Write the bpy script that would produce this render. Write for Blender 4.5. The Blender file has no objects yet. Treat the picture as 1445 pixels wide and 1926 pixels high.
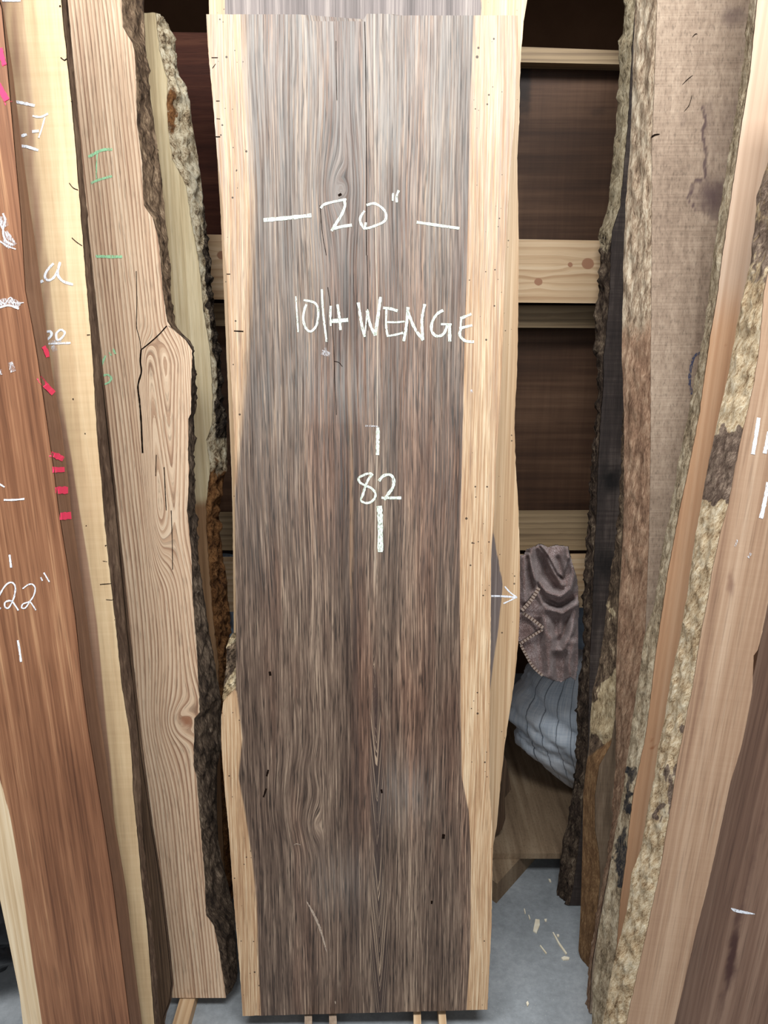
import bpy, math, random
import numpy as np
from mathutils import Vector, noise
from mathutils.bvhtree import BVHTree

random.seed(7)
SC = bpy.context.scene
COL = SC.collection

# ------------------------------------------------------------------ camera
PITCH = math.radians(15.0)
CAM = Vector((0.0, 0.0, 1.62))
FPX, CX, CY = 1447.0, 722.5, 963.0
cam_data = bpy.data.cameras.new('camera')
cam_data.sensor_fit = 'VERTICAL'
cam_data.sensor_height = 24.0
cam_data.lens = 24.0 * FPX / 1926.0
cam_data.clip_start = 0.05
cam = bpy.data.objects.new('camera', cam_data)
COL.objects.link(cam)
cam.location = CAM
cam.rotation_euler = (math.pi / 2 - PITCH, 0, 0)
SC.camera = cam

# ------------------------------------------------------------------ light
world = bpy.data.worlds.new('warehouse_air')
SC.world = world
world.use_nodes = True
world.node_tree.nodes['Background'].inputs[0].default_value = (0.92, 0.95, 1.0, 1)
world.node_tree.nodes['Background'].inputs[1].default_value = 0.11


def area_light(name, loc, target, sx, sy, power, color):
    d = bpy.data.lights.new(name, 'AREA')
    d.shape = 'RECTANGLE'
    d.size, d.size_y = sx, sy
    d.energy = power
    d.color = color
    o = bpy.data.objects.new(name, d)
    COL.objects.link(o)
    o.location = loc
    o.rotation_euler = (Vector(target) - Vector(loc)).to_track_quat('-Z', 'Y').to_euler()
    return o


area_light('ceiling_strip_light', (-0.1, 0.15, 3.15), (-0.05, 1.3, 0.9), 2.8, 0.6, 118, (0.985, 1.0, 1.0))
area_light('loading_door_daylight', (0.2, -4.2, 3.0), (0.0, 1.5, 1.0), 4.0, 2.2, 62, (0.93, 0.97, 1.0))

SC.view_settings.view_transform = 'Standard'
SC.view_settings.look = 'None'
SC.view_settings.exposure = 0.12
SC.view_settings.gamma = 1.0
SC.view_settings.use_curve_mapping = False

# ------------------------------------------------------------------ pixel geometry
CP, SP = math.cos(PITCH), math.sin(PITCH)
FWD = Vector((0, CP, -SP))
UPV = Vector((0, SP, CP))


def ray(px, py):
    return (Vector((1, 0, 0)) * ((px - CX) / FPX) + UPV * ((CY - py) / FPX) + FWD)


def project(p):
    q = p - CAM
    z = q.dot(FWD)
    return CX + FPX * q.x / z, CY - FPX * q.dot(UPV) / z


def at_fwd(px, py, y):
    r = ray(px, py)
    return CAM + r * (y / r.y)


def at_height(px, py, z):
    r = ray(px, py)
    return CAM + r * ((z - CAM.z) / r.z)


class Plane:
    """A leaning board plane: meets the floor at forward distance yb, leans back by lean degrees."""

    def __init__(s, yb, lean, yaw=0.0):
        a, w = math.radians(lean), math.radians(yaw)
        back = Vector((-math.sin(w), math.cos(w), 0))
        s.U = Vector((math.cos(w), math.sin(w), 0))
        s.V = Vector((0, 0, 1)) * math.cos(a) + back * math.sin(a)
        s.N = s.U.cross(s.V)
        s.P0 = Vector((0, yb, 0))

    def hit(s, px, py, d=0.0):
        r = ray(px, py)
        o = s.P0 - s.N * d
        t = (o - CAM).dot(s.N) / r.dot(s.N)
        q = CAM + r * t - o
        return q.dot(s.U), q.dot(s.V)

    def pos(s, u, v, d=0.0):
        return s.P0 + s.U * u + s.V * v - s.N * d


def fbm(x, y, z=0.0, o=4):
    return noise.fractal(Vector((x, y, z)), 0.8, 2.1, o)


def n1(x, y, z=0.0):
    return noise.noise(Vector((x, y, z)))


def sstep(a, b, x):
    t = min(1.0, max(0.0, (x - a) / (b - a))) if a != b else float(x > a)
    return t * t * (3 - 2 * t)


# ------------------------------------------------------------------ materials
def srgb(c):
    out = []
    for k in c[:3]:
        k = k / 255.0
        out.append(k / 12.92 if k <= 0.04045 else ((k + 0.055) / 1.055) ** 2.4)
    return (*out, 1.0)


class G:
    def __init__(s, name):
        s.m = bpy.data.materials.new(name)
        s.m.use_nodes = True
        s.t = s.m.node_tree
        s.N, s.L = s.t.nodes, s.t.links
        s.bsdf = s.N['Principled BSDF']
        s.out = s.N['Material Output']

    def put(s, sock, v):
        if v is None:
            return
        if isinstance(v, bpy.types.NodeSocket):
            s.L.new(v, sock)
        else:
            sock.default_value = v

    def attr(s, name):
        n = s.N.new('ShaderNodeAttribute')
        n.attribute_name = name
        return n.outputs['Fac']

    def math(s, op, a, b=None, c=None, clamp=False):
        n = s.N.new('ShaderNodeMath')
        n.operation = op
        n.use_clamp = clamp
        s.put(n.inputs[0], a)
        s.put(n.inputs[1], b)
        if c is not None:
            s.put(n.inputs[2], c)
        return n.outputs[0]

    def mad(s, a, b, c):
        return s.math('MULTIPLY_ADD', a, b, c)

    def vec(s, x, y, z=0.0):
        n = s.N.new('ShaderNodeCombineXYZ')
        s.put(n.inputs[0], x)
        s.put(n.inputs[1], y)
        s.put(n.inputs[2], z)
        return n.outputs[0]

    def noise(s, vec, scale=1.0, detail=3.0, rough=0.55, dist=0.0):
        n = s.N.new('ShaderNodeTexNoise')
        s.put(n.inputs['Vector'], vec)
        n.inputs['Scale'].default_value = scale
        n.inputs['Detail'].default_value = detail
        n.inputs['Roughness'].default_value = rough
        n.inputs['Distortion'].default_value = dist
        return n.outputs['Fac']

    def voronoi(s, vec, scale=1.0, feature='F1'):
        n = s.N.new('ShaderNodeTexVoronoi')
        n.feature = feature
        s.put(n.inputs['Vector'], vec)
        n.inputs['Scale'].default_value = scale
        return n

    def ramp(s, fac, stops, interp='LINEAR'):
        n = s.N.new('ShaderNodeValToRGB')
        n.color_ramp.interpolation = interp
        e = n.color_ramp.elements
        while len(e) < len(stops):
            e.new(0.5)
        for k, (p, c) in enumerate(stops):
            e[k].position = p
            e[k].color = srgb(c) if len(c) == 3 else c
        s.put(n.inputs[0], fac)
        return n.outputs[0]

    def smooth(s, x, a, b):
        n = s.N.new('ShaderNodeMapRange')
        n.interpolation_type = 'SMOOTHSTEP'
        s.put(n.inputs['Value'], x)
        n.inputs['From Min'].default_value = a
        n.inputs['From Max'].default_value = b
        return n.outputs[0]

    def mix(s, fac, a, b, kind='MIX'):
        n = s.N.new('ShaderNodeMix')
        n.data_type = 'RGBA'
        n.blend_type = kind
        s.put(n.inputs[0], fac)
        for i, v in ((6, a), (7, b)):
            if isinstance(v, tuple) and len(v) == 3:
                v = srgb(v)
            s.put(n.inputs[i], v)
        return n.outputs[2]

    def bump(s, h, strength=0.3, dist=0.002):
        n = s.N.new('ShaderNodeBump')
        n.inputs['Strength'].default_value = strength
        n.inputs['Distance'].default_value = dist
        s.put(n.inputs['Height'], h)
        return n.outputs[0]

    def finish(s, col, rough=0.6, spec=0.35, normal=None):
        s.put(s.bsdf.inputs['Base Color'], col)
        s.put(s.bsdf.inputs['Roughness'], rough)
        s.put(s.bsdf.inputs['Specular IOR Level'], spec)
        if normal is not None:
            s.L.new(normal, s.bsdf.inputs['Normal'])
        return s.m


SEED = [0.0]


def wood(name, ramp1, F1=280, S1=3.0, w1=1.0, F2=45, S2=0.7, w2=0.5, pore=0.35, FP=700, SPO=22,
         saw=0.0, FS=160, ring=None, ramp2=None, stain=None, holes=0.0, lines=(), chev=False,
         rough=0.6, spec=0.35, bump=0.35, dust=None, band=0.0, tint=None):
    """Sawn timber: gx runs across the grain, gv along it (metres); a = second wood, b = stain."""
    g = G(name)
    SEED[0] += 3.7
    sd = SEED[0]
    gx, gv, a, b = g.attr('gx'), g.attr('gv'), g.attr('a'), g.attr('b')
    s1 = g.noise(g.vec(g.math('MULTIPLY', gx, F1), g.math('MULTIPLY', gv, S1), sd), detail=4.0, rough=0.65)
    s2 = g.noise(g.vec(g.math('MULTIPLY', gx, F2), g.math('MULTIPLY', gv, S2), sd + 5), detail=3.0)
    s3 = g.noise(g.vec(g.math('MULTIPLY', gx, FP), g.math('MULTIPLY', gv, SPO), sd + 9), detail=2.0)
    t = g.mad(g.math('SUBTRACT', s1, 0.5), w1 * 1.9, 0.5)
    t = g.mad(g.math('SUBTRACT', s2, 0.5), w2 * 1.9, t)
    h = s1
    if ring:
        FR, wr, wob = ring
        wobn = g.noise(g.vec(g.math('MULTIPLY', gx, 25), g.math('MULTIPLY', gv, 1.6), sd + 2), detail=2.0)
        ph = g.mad(wobn, wob, g.math('MULTIPLY', gx, FR))
        tri = g.math('FRACT', ph)
        late = g.smooth(tri, 0.25, 0.97)
        t = g.mad(late, -wr, t)
        h = g.mad(late, -0.4, h)
    if saw:
        s4 = g.noise(g.vec(g.math('MULTIPLY', gx, 4), g.math('MULTIPLY', gv, FS), sd + 13), detail=3.0, rough=0.7)
        t = g.mad(g.math('SUBTRACT', s4, 0.5), saw, t)
        h = g.mad(s4, 0.8 * min(1, saw * 2), h)
    if band:
        s5 = g.noise(g.vec(g.math('MULTIPLY', gx, 7), g.math('MULTIPLY', gv, 3.0), sd + 17), detail=3.0)
        t = g.mad(g.math('SUBTRACT', s5, 0.5), band, t)
    col = g.ramp(t, ramp1)
    if ramp2:
        edge = g.mad(g.math('SUBTRACT', s2, 0.5), 0.25, a)
        col = g.mix(g.smooth(edge, 0.35, 0.65), col, g.ramp(t, ramp2))
    if tint:
        tn = g.noise(g.vec(g.math('MULTIPLY', gx, 11), g.math('MULTIPLY', gv, 1.1), sd + 41), detail=3.0)
        tm = g.math('MULTIPLY', g.smooth(tn, 0.46, 0.66), g.math('SUBTRACT', 0.75, g.math('MULTIPLY', a, 0.75)))
        col = g.mix(tm, col, g.mix(0.55, col, tint, 'MULTIPLY'))
    for (g0, wd, c, k, v0, v1) in lines:
        wav = g.noise(g.vec(g.math('MULTIPLY', gv, 4), sd, g0 * 50), detail=2.0)
        d = g.math('ABSOLUTE', g.math('SUBTRACT', g.mad(wav, 0.004, gx), g0 + 0.002))
        mk = g.math('MULTIPLY', g.math('SUBTRACT', 1.0, g.smooth(d, wd * 0.3, wd)), k)
        mk = g.math('MULTIPLY', mk, g.math('MULTIPLY', g.smooth(gv, v0 - 0.06, v0 + 0.06),
                                           g.math('SUBTRACT', 1.0, g.smooth(gv, v1 - 0.06, v1 + 0.06))))
        col = g.mix(mk, col, c)
    pm = g.math('MULTIPLY', g.smooth(s3, 0.52, 0.70), g.math('MULTIPLY', pore, g.mad(a, -0.72, 1.0)) if ramp2 else pore)
    dk = tuple(int(x * 0.42) for x in ramp1[0][1])
    col = g.mix(pm, col, dk)
    if chev:
        cc = g.attr('c')
        cp = g.noise(g.vec(g.math('MULTIPLY', g.attr('cx'), 330), g.math('MULTIPLY', gv, 2.0), 3.3), detail=2.0)
        col = g.mix(g.math('MULTIPLY', cc, 0.85), col, g.ramp(cp, [(0.40, (44, 33, 31)), (0.56, (70, 54, 48)), (0.62, (176, 152, 128))]))
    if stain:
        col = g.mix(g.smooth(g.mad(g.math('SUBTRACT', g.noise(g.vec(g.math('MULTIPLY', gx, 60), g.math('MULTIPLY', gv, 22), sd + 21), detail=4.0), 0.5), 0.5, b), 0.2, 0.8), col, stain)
    if dust:
        dn = g.noise(g.vec(g.math('MULTIPLY', gx, 300), g.math('MULTIPLY', gv, 5), sd + 31), detail=5.0, rough=0.65)
        col = g.mix(g.math('MULTIPLY', g.attr('dust'), g.smooth(dn, 0.30, 0.72)), col, dust)
    hole_h = None
    if holes:
        vn = g.voronoi(g.vec(gx, gv, 0.0), 62)
        rad = g.math('MULTIPLY', g.math('POWER', vn.outputs['Color'], 3.0), 0.16)
        hm = g.math('LESS_THAN', vn.outputs['Distance'], g.math('ADD', rad, 0.045))
        keep = g.math('GREATER_THAN', g.noise(g.vec(g.math('MULTIPLY', gx, 9), g.math('MULTIPLY', gv, 3), 4.0), detail=2.0), 0.42)
        hm = g.math('MULTIPLY', g.math('MULTIPLY', hm, keep), g.math('GREATER_THAN', a, 0.5))
        hole_h = hm
        col = g.mix(g.math('MULTIPLY', hm, holes), col, (30, 18, 12))
    hh = g.mad(pm, -0.8, h)
    if hole_h is not None:
        hh = g.mad(hole_h, -2.5, hh)
    return g.finish(col, rough, spec, g.bump(hh, bump, 0.0012))


def bark(name, stops, sx=70, sv=16, rough=0.9, bump=0.9, second=None, third=None, flakes=0.35, dark=(38, 28, 22), tilt=0.0):
    """Bark or inner-bark surface: gx round the edge, gv along it; a, b = patches of other bark."""
    g = G(name)
    SEED[0] += 2.3
    sd = SEED[0]
    gx, gv, a, b = g.attr('gx'), g.attr('gv'), g.attr('a'), g.attr('b')
    gt = g.mad(gv, tilt, gx)
    s1 = g.noise(g.vec(g.math('MULTIPLY', gt, sx), g.math('MULTIPLY', gv, sv), sd), 1.0, 7.0, 0.72, 0.2)
    s2 = g.noise(g.vec(g.math('MULTIPLY', gt, sx * 6), g.math('MULTIPLY', gv, sv * 4.5), sd + 3), 1.0, 4.0, 0.75, 0.1)
    s3 = g.noise(g.vec(g.math('MULTIPLY', gt, sx * 0.2), g.math('MULTIPLY', gv, sv * 0.25), sd + 8), 1.0, 2.0)
    t = g.mad(g.math('SUBTRACT', s1, 0.5), 1.9, 0.5)
    t = g.mad(g.math('SUBTRACT', s2, 0.5), 1.3, t)
    t = g.mad(g.math('SUBTRACT', s3, 0.5), 0.6, t)
    col = g.ramp(t, stops)
    if second:
        col = g.mix(g.smooth(g.mad(g.math('SUBTRACT', s1, 0.5), 1.0, a), 0.4, 0.6), col, g.ramp(t, second))
    fl = g.math('MULTIPLY', g.smooth(g.mad(s2, 0.6, g.math('MULTIPLY', s1, 0.4)), 0.45, 0.37), flakes)
    col = g.mix(fl, col, dark)
    if third:
        col = g.mix(g.smooth(g.mad(g.math('SUBTRACT', s1, 0.5), 0.4, b), 0.4, 0.6), col, g.ramp(t, third))
    return g.finish(col, rough, 0.2, g.bump(g.mad(s2, 0.6, s1), bump, 0.004))


def flat(name, c, rough=0.7, spec=0.3, c2=None, scale=30.0):
    g = G(name)
    col = srgb(c)
    if c2:
        tc = g.N.new('ShaderNodeTexCoord')
        col = g.ramp(g.noise(tc.outputs['Object'], scale, 5.0, 0.6), [(0.3, c), (0.7, c2)])
    return g.finish(col, rough, spec)


def chalk_mat(name, c, cover=0.45):
    g = G(name)
    tc = g.N.new('ShaderNodeTexCoord')
    mp = g.N.new('ShaderNodeMapping')
    mp.inputs['Scale'].default_value = (700, 700, 160)
    g.L.new(tc.outputs['Object'], mp.inputs['Vector'])
    nz = g.noise(mp.outputs['Vector'], 1.0, 3.0, 0.6)
    al = g.smooth(nz, cover - 0.12, cover + 0.05)
    g.put(g.bsdf.inputs['Alpha'], g.mad(al, 0.9, 0.08))
    return g.finish(srgb(c), 0.95, 0.05)


# ------------------------------------------------------------------ mesh helpers
def link(o, parent=None):
    COL.objects.link(o)
    if parent is not None:
        o.parent = parent
        o.matrix_parent_inverse.identity()
        o.location = o.location - parent.location
    return o


def mesh_obj(name, verts, faces, mat, origin, parent=None, attrs=None, smooth=False):
    me = bpy.data.meshes.new(name)
    org = Vector(origin)
    me.from_pydata([tuple(Vector(v) - org) for v in verts], [], faces)
    if attrs:
        for k, vals in attrs.items():
            at = me.attributes.new(k, 'FLOAT', 'POINT')
            at.data.foreach_set('value', np.asarray(vals, dtype=np.float32))
    me.materials.append(mat)
    if smooth:
        me.polygons.foreach_set('use_smooth', [True] * len(me.polygons))
    me.update()
    o = bpy.data.objects.new(name, me)
    o.location = org
    return link(o, parent)


def tag(o, label, cat, group=None, kind=None):
    if label:
        o['label'] = label
    if cat:
        o['category'] = cat
    if group:
        o['group'] = group
    if kind:
        o['kind'] = kind
    return o


def box_faces():
    return [(0, 1, 2, 3), (7, 6, 5, 4), (0, 4, 5, 1), (1, 5, 6, 2), (2, 6, 7, 3), (3, 7, 4, 0)]


class Board:
    pass


def interp(lst, v):
    vs = [p[1] for p in lst]
    us = [p[0] for p in lst]
    return float(np.interp(v, vs, us))


def trace(pl, pts, d, vb, vt, slope, tail=None):
    """pixel outline -> (u, v) list ordered by v, carried on to the board's ends along its axis"""
    uv = sorted([pl.hit(px, py, d) for px, py in pts], key=lambda p: p[1])
    out = []
    for u, v in uv:
        if out and v - out[-1][1] < 0.0015:
            v = out[-1][1] + 0.0015
        out.append((u, v))
    u0, v0 = out[0]
    if vb < v0:
        out.insert(0, (u0 + slope * (vb - v0), vb))
    u1, v1 = out[-1]
    if vt > v1:
        out.append((u1 + slope * (vt - v1), vt))
    return out


def board(name, pl, FL, FR, mat, th=0.05, vb=0.004, vt=2.35, BL=None, BR=None, dBL=None, dBR=None,
          cols=30, dv=0.010, jagL=0.0, jagR=0.0, axis=None, warp=None, masks=None, top=None, bot=None,
          barkL=None, barkR=None, ampL=0.006, ampR=0.006, zoneL=None, zoneR=None, segs=10, label=None,
          cat='board', group=None, barkname='bark_edge', fsv=30.0, relief=None, ampf=None, zone2=None):
    (ax0, ay0), (ax1, ay1) = axis
    p0, p1 = pl.hit(ax0, ay0), pl.hit(ax1, ay1)
    slope = (p1[0] - p0[0]) / (p1[1] - p0[1])
    dirn = Vector((slope, 1)).normalized()
    perp = Vector((dirn.y, -dirn.x))
    A = Vector((p0[0] - slope * p0[1], 0.0))

    def grain(u, v):
        q = Vector((u, v)) - A
        return q.dot(perp), q.dot(dirn)

    fl = trace(pl, FL, 0, vb, vt, slope)
    fr = trace(pl, FR, 0, vb, vt, slope)
    dl = th if dBL is None else dBL
    dr = th if dBR is None else dBR
    bl = trace(pl, BL, dl, vb, vt, slope) if BL else None
    br = trace(pl, BR, dr, vb, vt, slope) if BR else None
    vset = set(np.linspace(vb, vt, int((vt - vb) / dv) + 2).tolist())
    for lst in (fl, fr):
        for u, v in lst:
            if vb < v < vt:
                vset.add(v)
    rows = sorted(vset)
    clean = [rows[0]]
    for v in rows[1:]:
        if v - clean[-1] > 0.0012:
            clean.append(v)
    rows = clean
    nr = len(rows)
    verts, gx, gv = [], [], []
    mk = {k: [] for k in (masks or {})}
    extra = {'cx': []} if masks and 'c' in masks else {}
    ring = cols + 3
    edges = []
    sd = pl.P0.y * 31.7 + p0[0] * 13.1
    for i, v in enumerate(rows):
        L = interp(fl, v) + jagL * (fbm(v * 90, sd) + 0.6 * fbm(v * 300, sd + 5))
        R = interp(fr, v) + jagR * (fbm(v * 90, sd + 11) + 0.6 * fbm(v * 300, sd + 15))
        if R < L + 0.002:
            R = L + 0.002
        BLu = interp(bl, v) if bl else L
        BRu = interp(br, v) if br else R
        edges.append((v, L, R, BLu, BRu))
        pts = [(L + (R - L) * j / cols, 0.0) for j in range(cols + 1)] + [(BRu, dr), (BLu, dl)]
        for j, (u, d) in enumerate(pts):
            vv = v
            if i == nr - 1 and top is not None:
                vv = top(u)
            if i == 0 and bot is not None:
                vv = bot(u)
            dd = d
            if relief is not None and d == 0.0:
                dd = -relief(u, vv)
            P = pl.pos(u, vv, dd)
            verts.append(P)
            a_, b_ = grain(u, vv)
            px, py = project(P)
            cxv = a_
            if warp is not None and d == 0.0:
                a_ = warp(px, py, a_, b_)
            gx.append(a_ + (d if j == cols + 1 else (-d if j == cols + 2 else 0)))
            gv.append(b_)
            for k, f in (masks or {}).items():
                val = f(px, py) if k != 'b' else f(px + 5 * n1(px * .06, py * .06, 8.0) + 2 * n1(px * .3, py * .3, 2.0), py + 9 * n1(px * .07, py * .05, 5.0))
                if k == 'c':
                    mk[k].append(val[0])
                    extra['cx'].append(val[1])
                else:
                    mk[k].append(val)
    faces = []
    for i in range(nr - 1):
        for j in range(ring):
            k = (j + 1) % ring
            faces.append((i * ring + j, i * ring + k, (i + 1) * ring + k, (i + 1) * ring + j))
    faces.append(tuple(reversed(range(ring))))
    faces.append(tuple((nr - 1) * ring + j for j in range(ring)))
    for k in ('a', 'b', 'dust'):
        mk.setdefault(k, [0.0] * len(verts))
    v0, L0, R0, _, _ = edges[0]
    org = pl.pos((L0 + R0) / 2, v0, 0)
    B = Board()
    B.o = mesh_obj(name, verts, faces, mat, org, None, dict(gx=gx, gv=gv, **mk, **extra))
    if label:
        tag(B.o, label, cat, group)
    tv, tf = [tuple(v) for v in verts], list(faces)

    for side, bm_, amp, zone in (('L', barkL, ampL, zoneL), ('R', barkR, ampR, zoneR)):
        if bm_ is None:
            continue
        bv, bgx, bgv, ba, bb = [], [], [], [], []
        s0 = 1 if side == 'R' else -1
        for (v, L, R, BLu, BRu) in edges:
            F = Vector((R if side == 'R' else L, 0.0))
            K = Vector((BRu if side == 'R' else BLu, dr if side == 'R' else dl))
            e = K - F
            ln = e.length
            nrm = Vector((e.y, -e.x)).normalized() if side == 'R' else Vector((-e.y, e.x)).normalized()
            for j in range(segs + 1):
                t = j / segs
                env = min(1.0, 6 * t + 0.06) * min(1.0, 5 * (1 - t) + 0.25)
                nz = fbm(t * ln * 55 + sd, v * fsv, s0 * 3.0, 5) + 0.45 * fbm(t * ln * 160, v * fsv * 3.3, sd, 3)
                base_p = pl.pos(F.x, v, 0)
                af = ampf(*project(base_p)) if ampf is not None else 1.0
                h = 0.0012 + af * env * (amp * 0.45 + amp * nz)
                q = F + e * t + nrm * max(h, 0.0006 if t > 0 else 0.0)
                P = pl.pos(q.x, v, q.y)
                bv.append(P)
                bgx.append(t * ln)
                bgv.append(v)
                if zone is not None:
                    px, py = project(P)
                    ba.append(zone(px + 14 * n1(px * .05, py * .05, 9.0) + 6 * n1(px * .2, py * .2, 2.0), py + 22 * n1(px * .06, py * .04, 5.0) + 8 * n1(px * .2, py * .2, 6.0)))
                else:
                    ba.append(0.0)
                bb.append(zone2(*project(P)) if zone2 is not None else 0.0)
        n = segs + 1
        bf = []
        for i in range(nr - 1):
            for j in range(segs):
                q = (i * n + j, i * n + j + 1, (i + 1) * n + j + 1, (i + 1) * n + j)
                bf.append(q if side == 'R' else tuple(reversed(q)))
        mesh_obj(barkname, bv, bf, bm_, org, B.o, dict(gx=bgx, gv=bgv, a=ba, b=bb), smooth=True)
        off = len(tv)
        tv += [tuple(v) for v in bv]
        tf += [tuple(k + off for k in f) for f in bf]
    B.bvh = BVHTree.FromPolygons(tv, tf)
    B.pl = pl
    B.org = org
    B.edges = edges
    return B


def on_board(B, px, py, lift=0.0007):
    r = ray(px, py).normalized()
    h = B.bvh.ray_cast(CAM, r)
    if h[0] is None:
        u, v = B.pl.hit(px, py)
        return B.pl.pos(u, v, -lift)
    nrm = h[1] if h[1].dot(r) < 0 else -h[1]
    return h[0] + nrm * lift


def smooth_poly(pts, n=8):
    if len(pts) < 3:
        out = []
        for k in range(n + 1):
            t = k / n
            out.append((pts[0][0] + (pts[-1][0] - pts[0][0]) * t, pts[0][1] + (pts[-1][1] - pts[0][1]) * t))
        return out
    P = [pts[0]] + list(pts) + [pts[-1]]
    out = []
    for i in range(1, len(P) - 2):
        a, b, c, d = P[i - 1], P[i], P[i + 1], P[i + 2]
        for k in range(n):
            t = k / n
            out.append(tuple(0.5 * (2 * b[q] + (c[q] - a[q]) * t + (2 * a[q] - 5 * b[q] + 4 * c[q] - d[q]) * t * t
                                    + (3 * b[q] - a[q] - 3 * c[q] + d[q]) * t ** 3) for q in (0, 1)))
    out.append(tuple(pts[-1]))
    return out


def strokes(B, name, crop, items, mat, lift=0.0007, taper=False):
    """hand-drawn marks read off an enlarged crop (x0, y0, scale): items are (points, width); touching strokes form one part"""
    ox, oy, sc = crop
    conv = []
    for pts, w in items:
        q = smooth_poly([(ox + x / sc, oy + y / sc) for x, y in pts])
        k = w / sc / 2 + 0.6
        conv.append((q, w / sc / 2, (min(p[0] for p in q) - k, min(p[1] for p in q) - k, max(p[0] for p in q) + k, max(p[1] for p in q) + k)))
    grp = list(range(len(conv)))
    for i in range(len(conv)):
        for j in range(i):
            near = min(math.hypot(a[0] - b[0], a[1] - b[1]) for a in conv[i][0] for b in conv[j][0])
            if near < conv[i][1] + conv[j][1] + 1.5:
                gi, gj = grp[i], grp[j]
                grp = [gj if k == gi else k for k in grp]
    for gid in sorted(set(grp)):
        verts, faces = [], []
        for (q, hw, bb), k0 in zip(conv, grp):
            if k0 != gid:
                continue
            base = len(verts)
            m = len(q)
            for i, (x, y) in enumerate(q):
                x0, y0 = q[max(0, i - 1)]
                x1, y1 = q[min(m - 1, i + 1)]
                dx, dy = x1 - x0, y1 - y0
                l = math.hypot(dx, dy) or 1.0
                nx, ny = -dy / l, dx / l
                k = hw * (0.85 + 0.3 * n1(x * 0.21, y * 0.21, 3.0))
                if taper:
                    k *= math.sin(math.pi * min(1, max(0.04, i / (m - 1)))) ** 0.6
                verts.append(on_board(B, x + nx * k, y + ny * k, lift))
                verts.append(on_board(B, x - nx * k, y - ny * k, lift))
            for i in range(m - 1):
                a = base + 2 * i
                faces.append((a, a + 1, a + 3, a + 2))
        mesh_obj(name, verts, faces, mat, B.org, B.o)

# ------------------------------------------------------------------ material library
M = {}
M['wenge'] = wood('wenge_heartwood', [(0.12, (54, 40, 33)), (0.42, (93, 75, 63)), (0.62, (114, 94, 80)), (0.92, (166, 144, 123))],
                  F1=360, S1=7.0, w1=1.05, F2=26, S2=0.3, w2=0.38, pore=0.75, FP=400, SPO=18, tint=(228, 172, 150),
                  ramp2=[(0.15, (158, 120, 88)), (0.5, (190, 155, 119)), (0.85, (220, 194, 160))],
                  holes=0.85, chev=True, rough=0.5, spec=0.4, bump=0.25, dust=(166, 162, 156),
                  lines=((0.0225, 0.0022, (190, 172, 152), 0.75, 1.1, 2.2), (-0.021, 0.008, (66, 52, 46), 0.5, 0.2, 2.2),
                         (-0.028, 0.005, (150, 118, 90), 0.6, 1.05, 1.55), (-0.047, 0.0025, (50, 40, 42), 0.6, 1.2, 1.6)))
M['wenge_back'] = wood('wenge_heartwood_rear', [(0.18, (70, 58, 54)), (0.5, (112, 100, 96)), (0.85, (160, 148, 140))],
                       F1=260, S1=2.2, w1=0.6, pore=0.2,
                       ramp2=[(0.15, (160, 124, 90)), (0.5, (190, 158, 122)), (0.85, (220, 194, 160))],
                       holes=0.75, rough=0.5, spec=0.45, bump=0.2, stain=(96, 82, 78))
M['redwood'] = wood('red_brown_hardwood', [(0.08, (78, 47, 31)), (0.42, (124, 82, 57)), (0.65, (147, 102, 73)), (0.95, (190, 146, 108))],
                    F1=150, S1=2.4, w1=0.7, F2=30, S2=0.7, w2=0.5, pore=0.28, FP=420, SPO=12, band=0.5,
                    ramp2=[(0.1, (176, 146, 108)), (0.5, (206, 180, 144)), (0.9, (226, 206, 174))],
                    rough=0.5, spec=0.35, bump=0.15)
M['cream'] = wood('cream_sapwood', [(0.1, (156, 126, 92)), (0.45, (196, 168, 130)), (0.7, (216, 192, 154)), (0.95, (236, 218, 186))],
                  F1=60, S1=2.5, w1=0.4, F2=18, S2=0.6, w2=0.4, pore=0.10, FP=300, SPO=14, saw=0.2, FS=110, band=0.35,
                  ramp2=[(0.1, (108, 76, 62)), (0.5, (150, 116, 94)), (0.9, (184, 152, 126))], rough=0.65, bump=0.15)
M['oak'] = wood('pale_red_oak', [(0.0, (148, 110, 86)), (0.28, (202, 168, 138)), (0.56, (228, 201, 171)), (0.95, (243, 222, 196))],
                F1=210, S1=3.0, w1=0.45, F2=22, S2=0.5, w2=0.25, pore=0.35, FP=520, SPO=26, ring=(128, 0.36, 1.6),
                stain=(156, 108, 80), rough=0.6, bump=0.25)
M['spalt'] = wood('pale_spalted_wood', [(0.1, (150, 126, 92)), (0.45, (200, 181, 143)), (0.7, (222, 207, 172)), (0.95, (240, 231, 206))],
                  F1=130, S1=3.0, w1=0.5, F2=25, S2=0.6, w2=0.4, pore=0.15, band=0.4,
                  ramp2=[(0.1, (100, 72, 48)), (0.5, (142, 108, 76)), (0.9, (176, 140, 104))], rough=0.75, bump=0.25)
M['dark_plank'] = wood('dark_brown_plank', [(0.1, (48, 36, 28)), (0.5, (84, 64, 48)), (0.9, (120, 96, 74))], w1=0.8, rough=0.7)
M['black_face'] = wood('blackened_face', [(0.1, (34, 28, 26)), (0.5, (66, 56, 52)), (0.9, (110, 98, 90))],
                       F1=70, S1=14, w1=0.25, saw=0.55, FS=150, band=0.9, stain=(20, 16, 15), rough=0.75, bump=0.5)
M['taupe'] = wood('taupe_smooth_wood', [(0.1, (72, 58, 46)), (0.5, (116, 98, 80)), (0.9, (150, 132, 112))],
                  F1=90, S1=10, w1=0.4, saw=0.2, FS=120, band=0.5, rough=0.55, bump=0.25)
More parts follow.
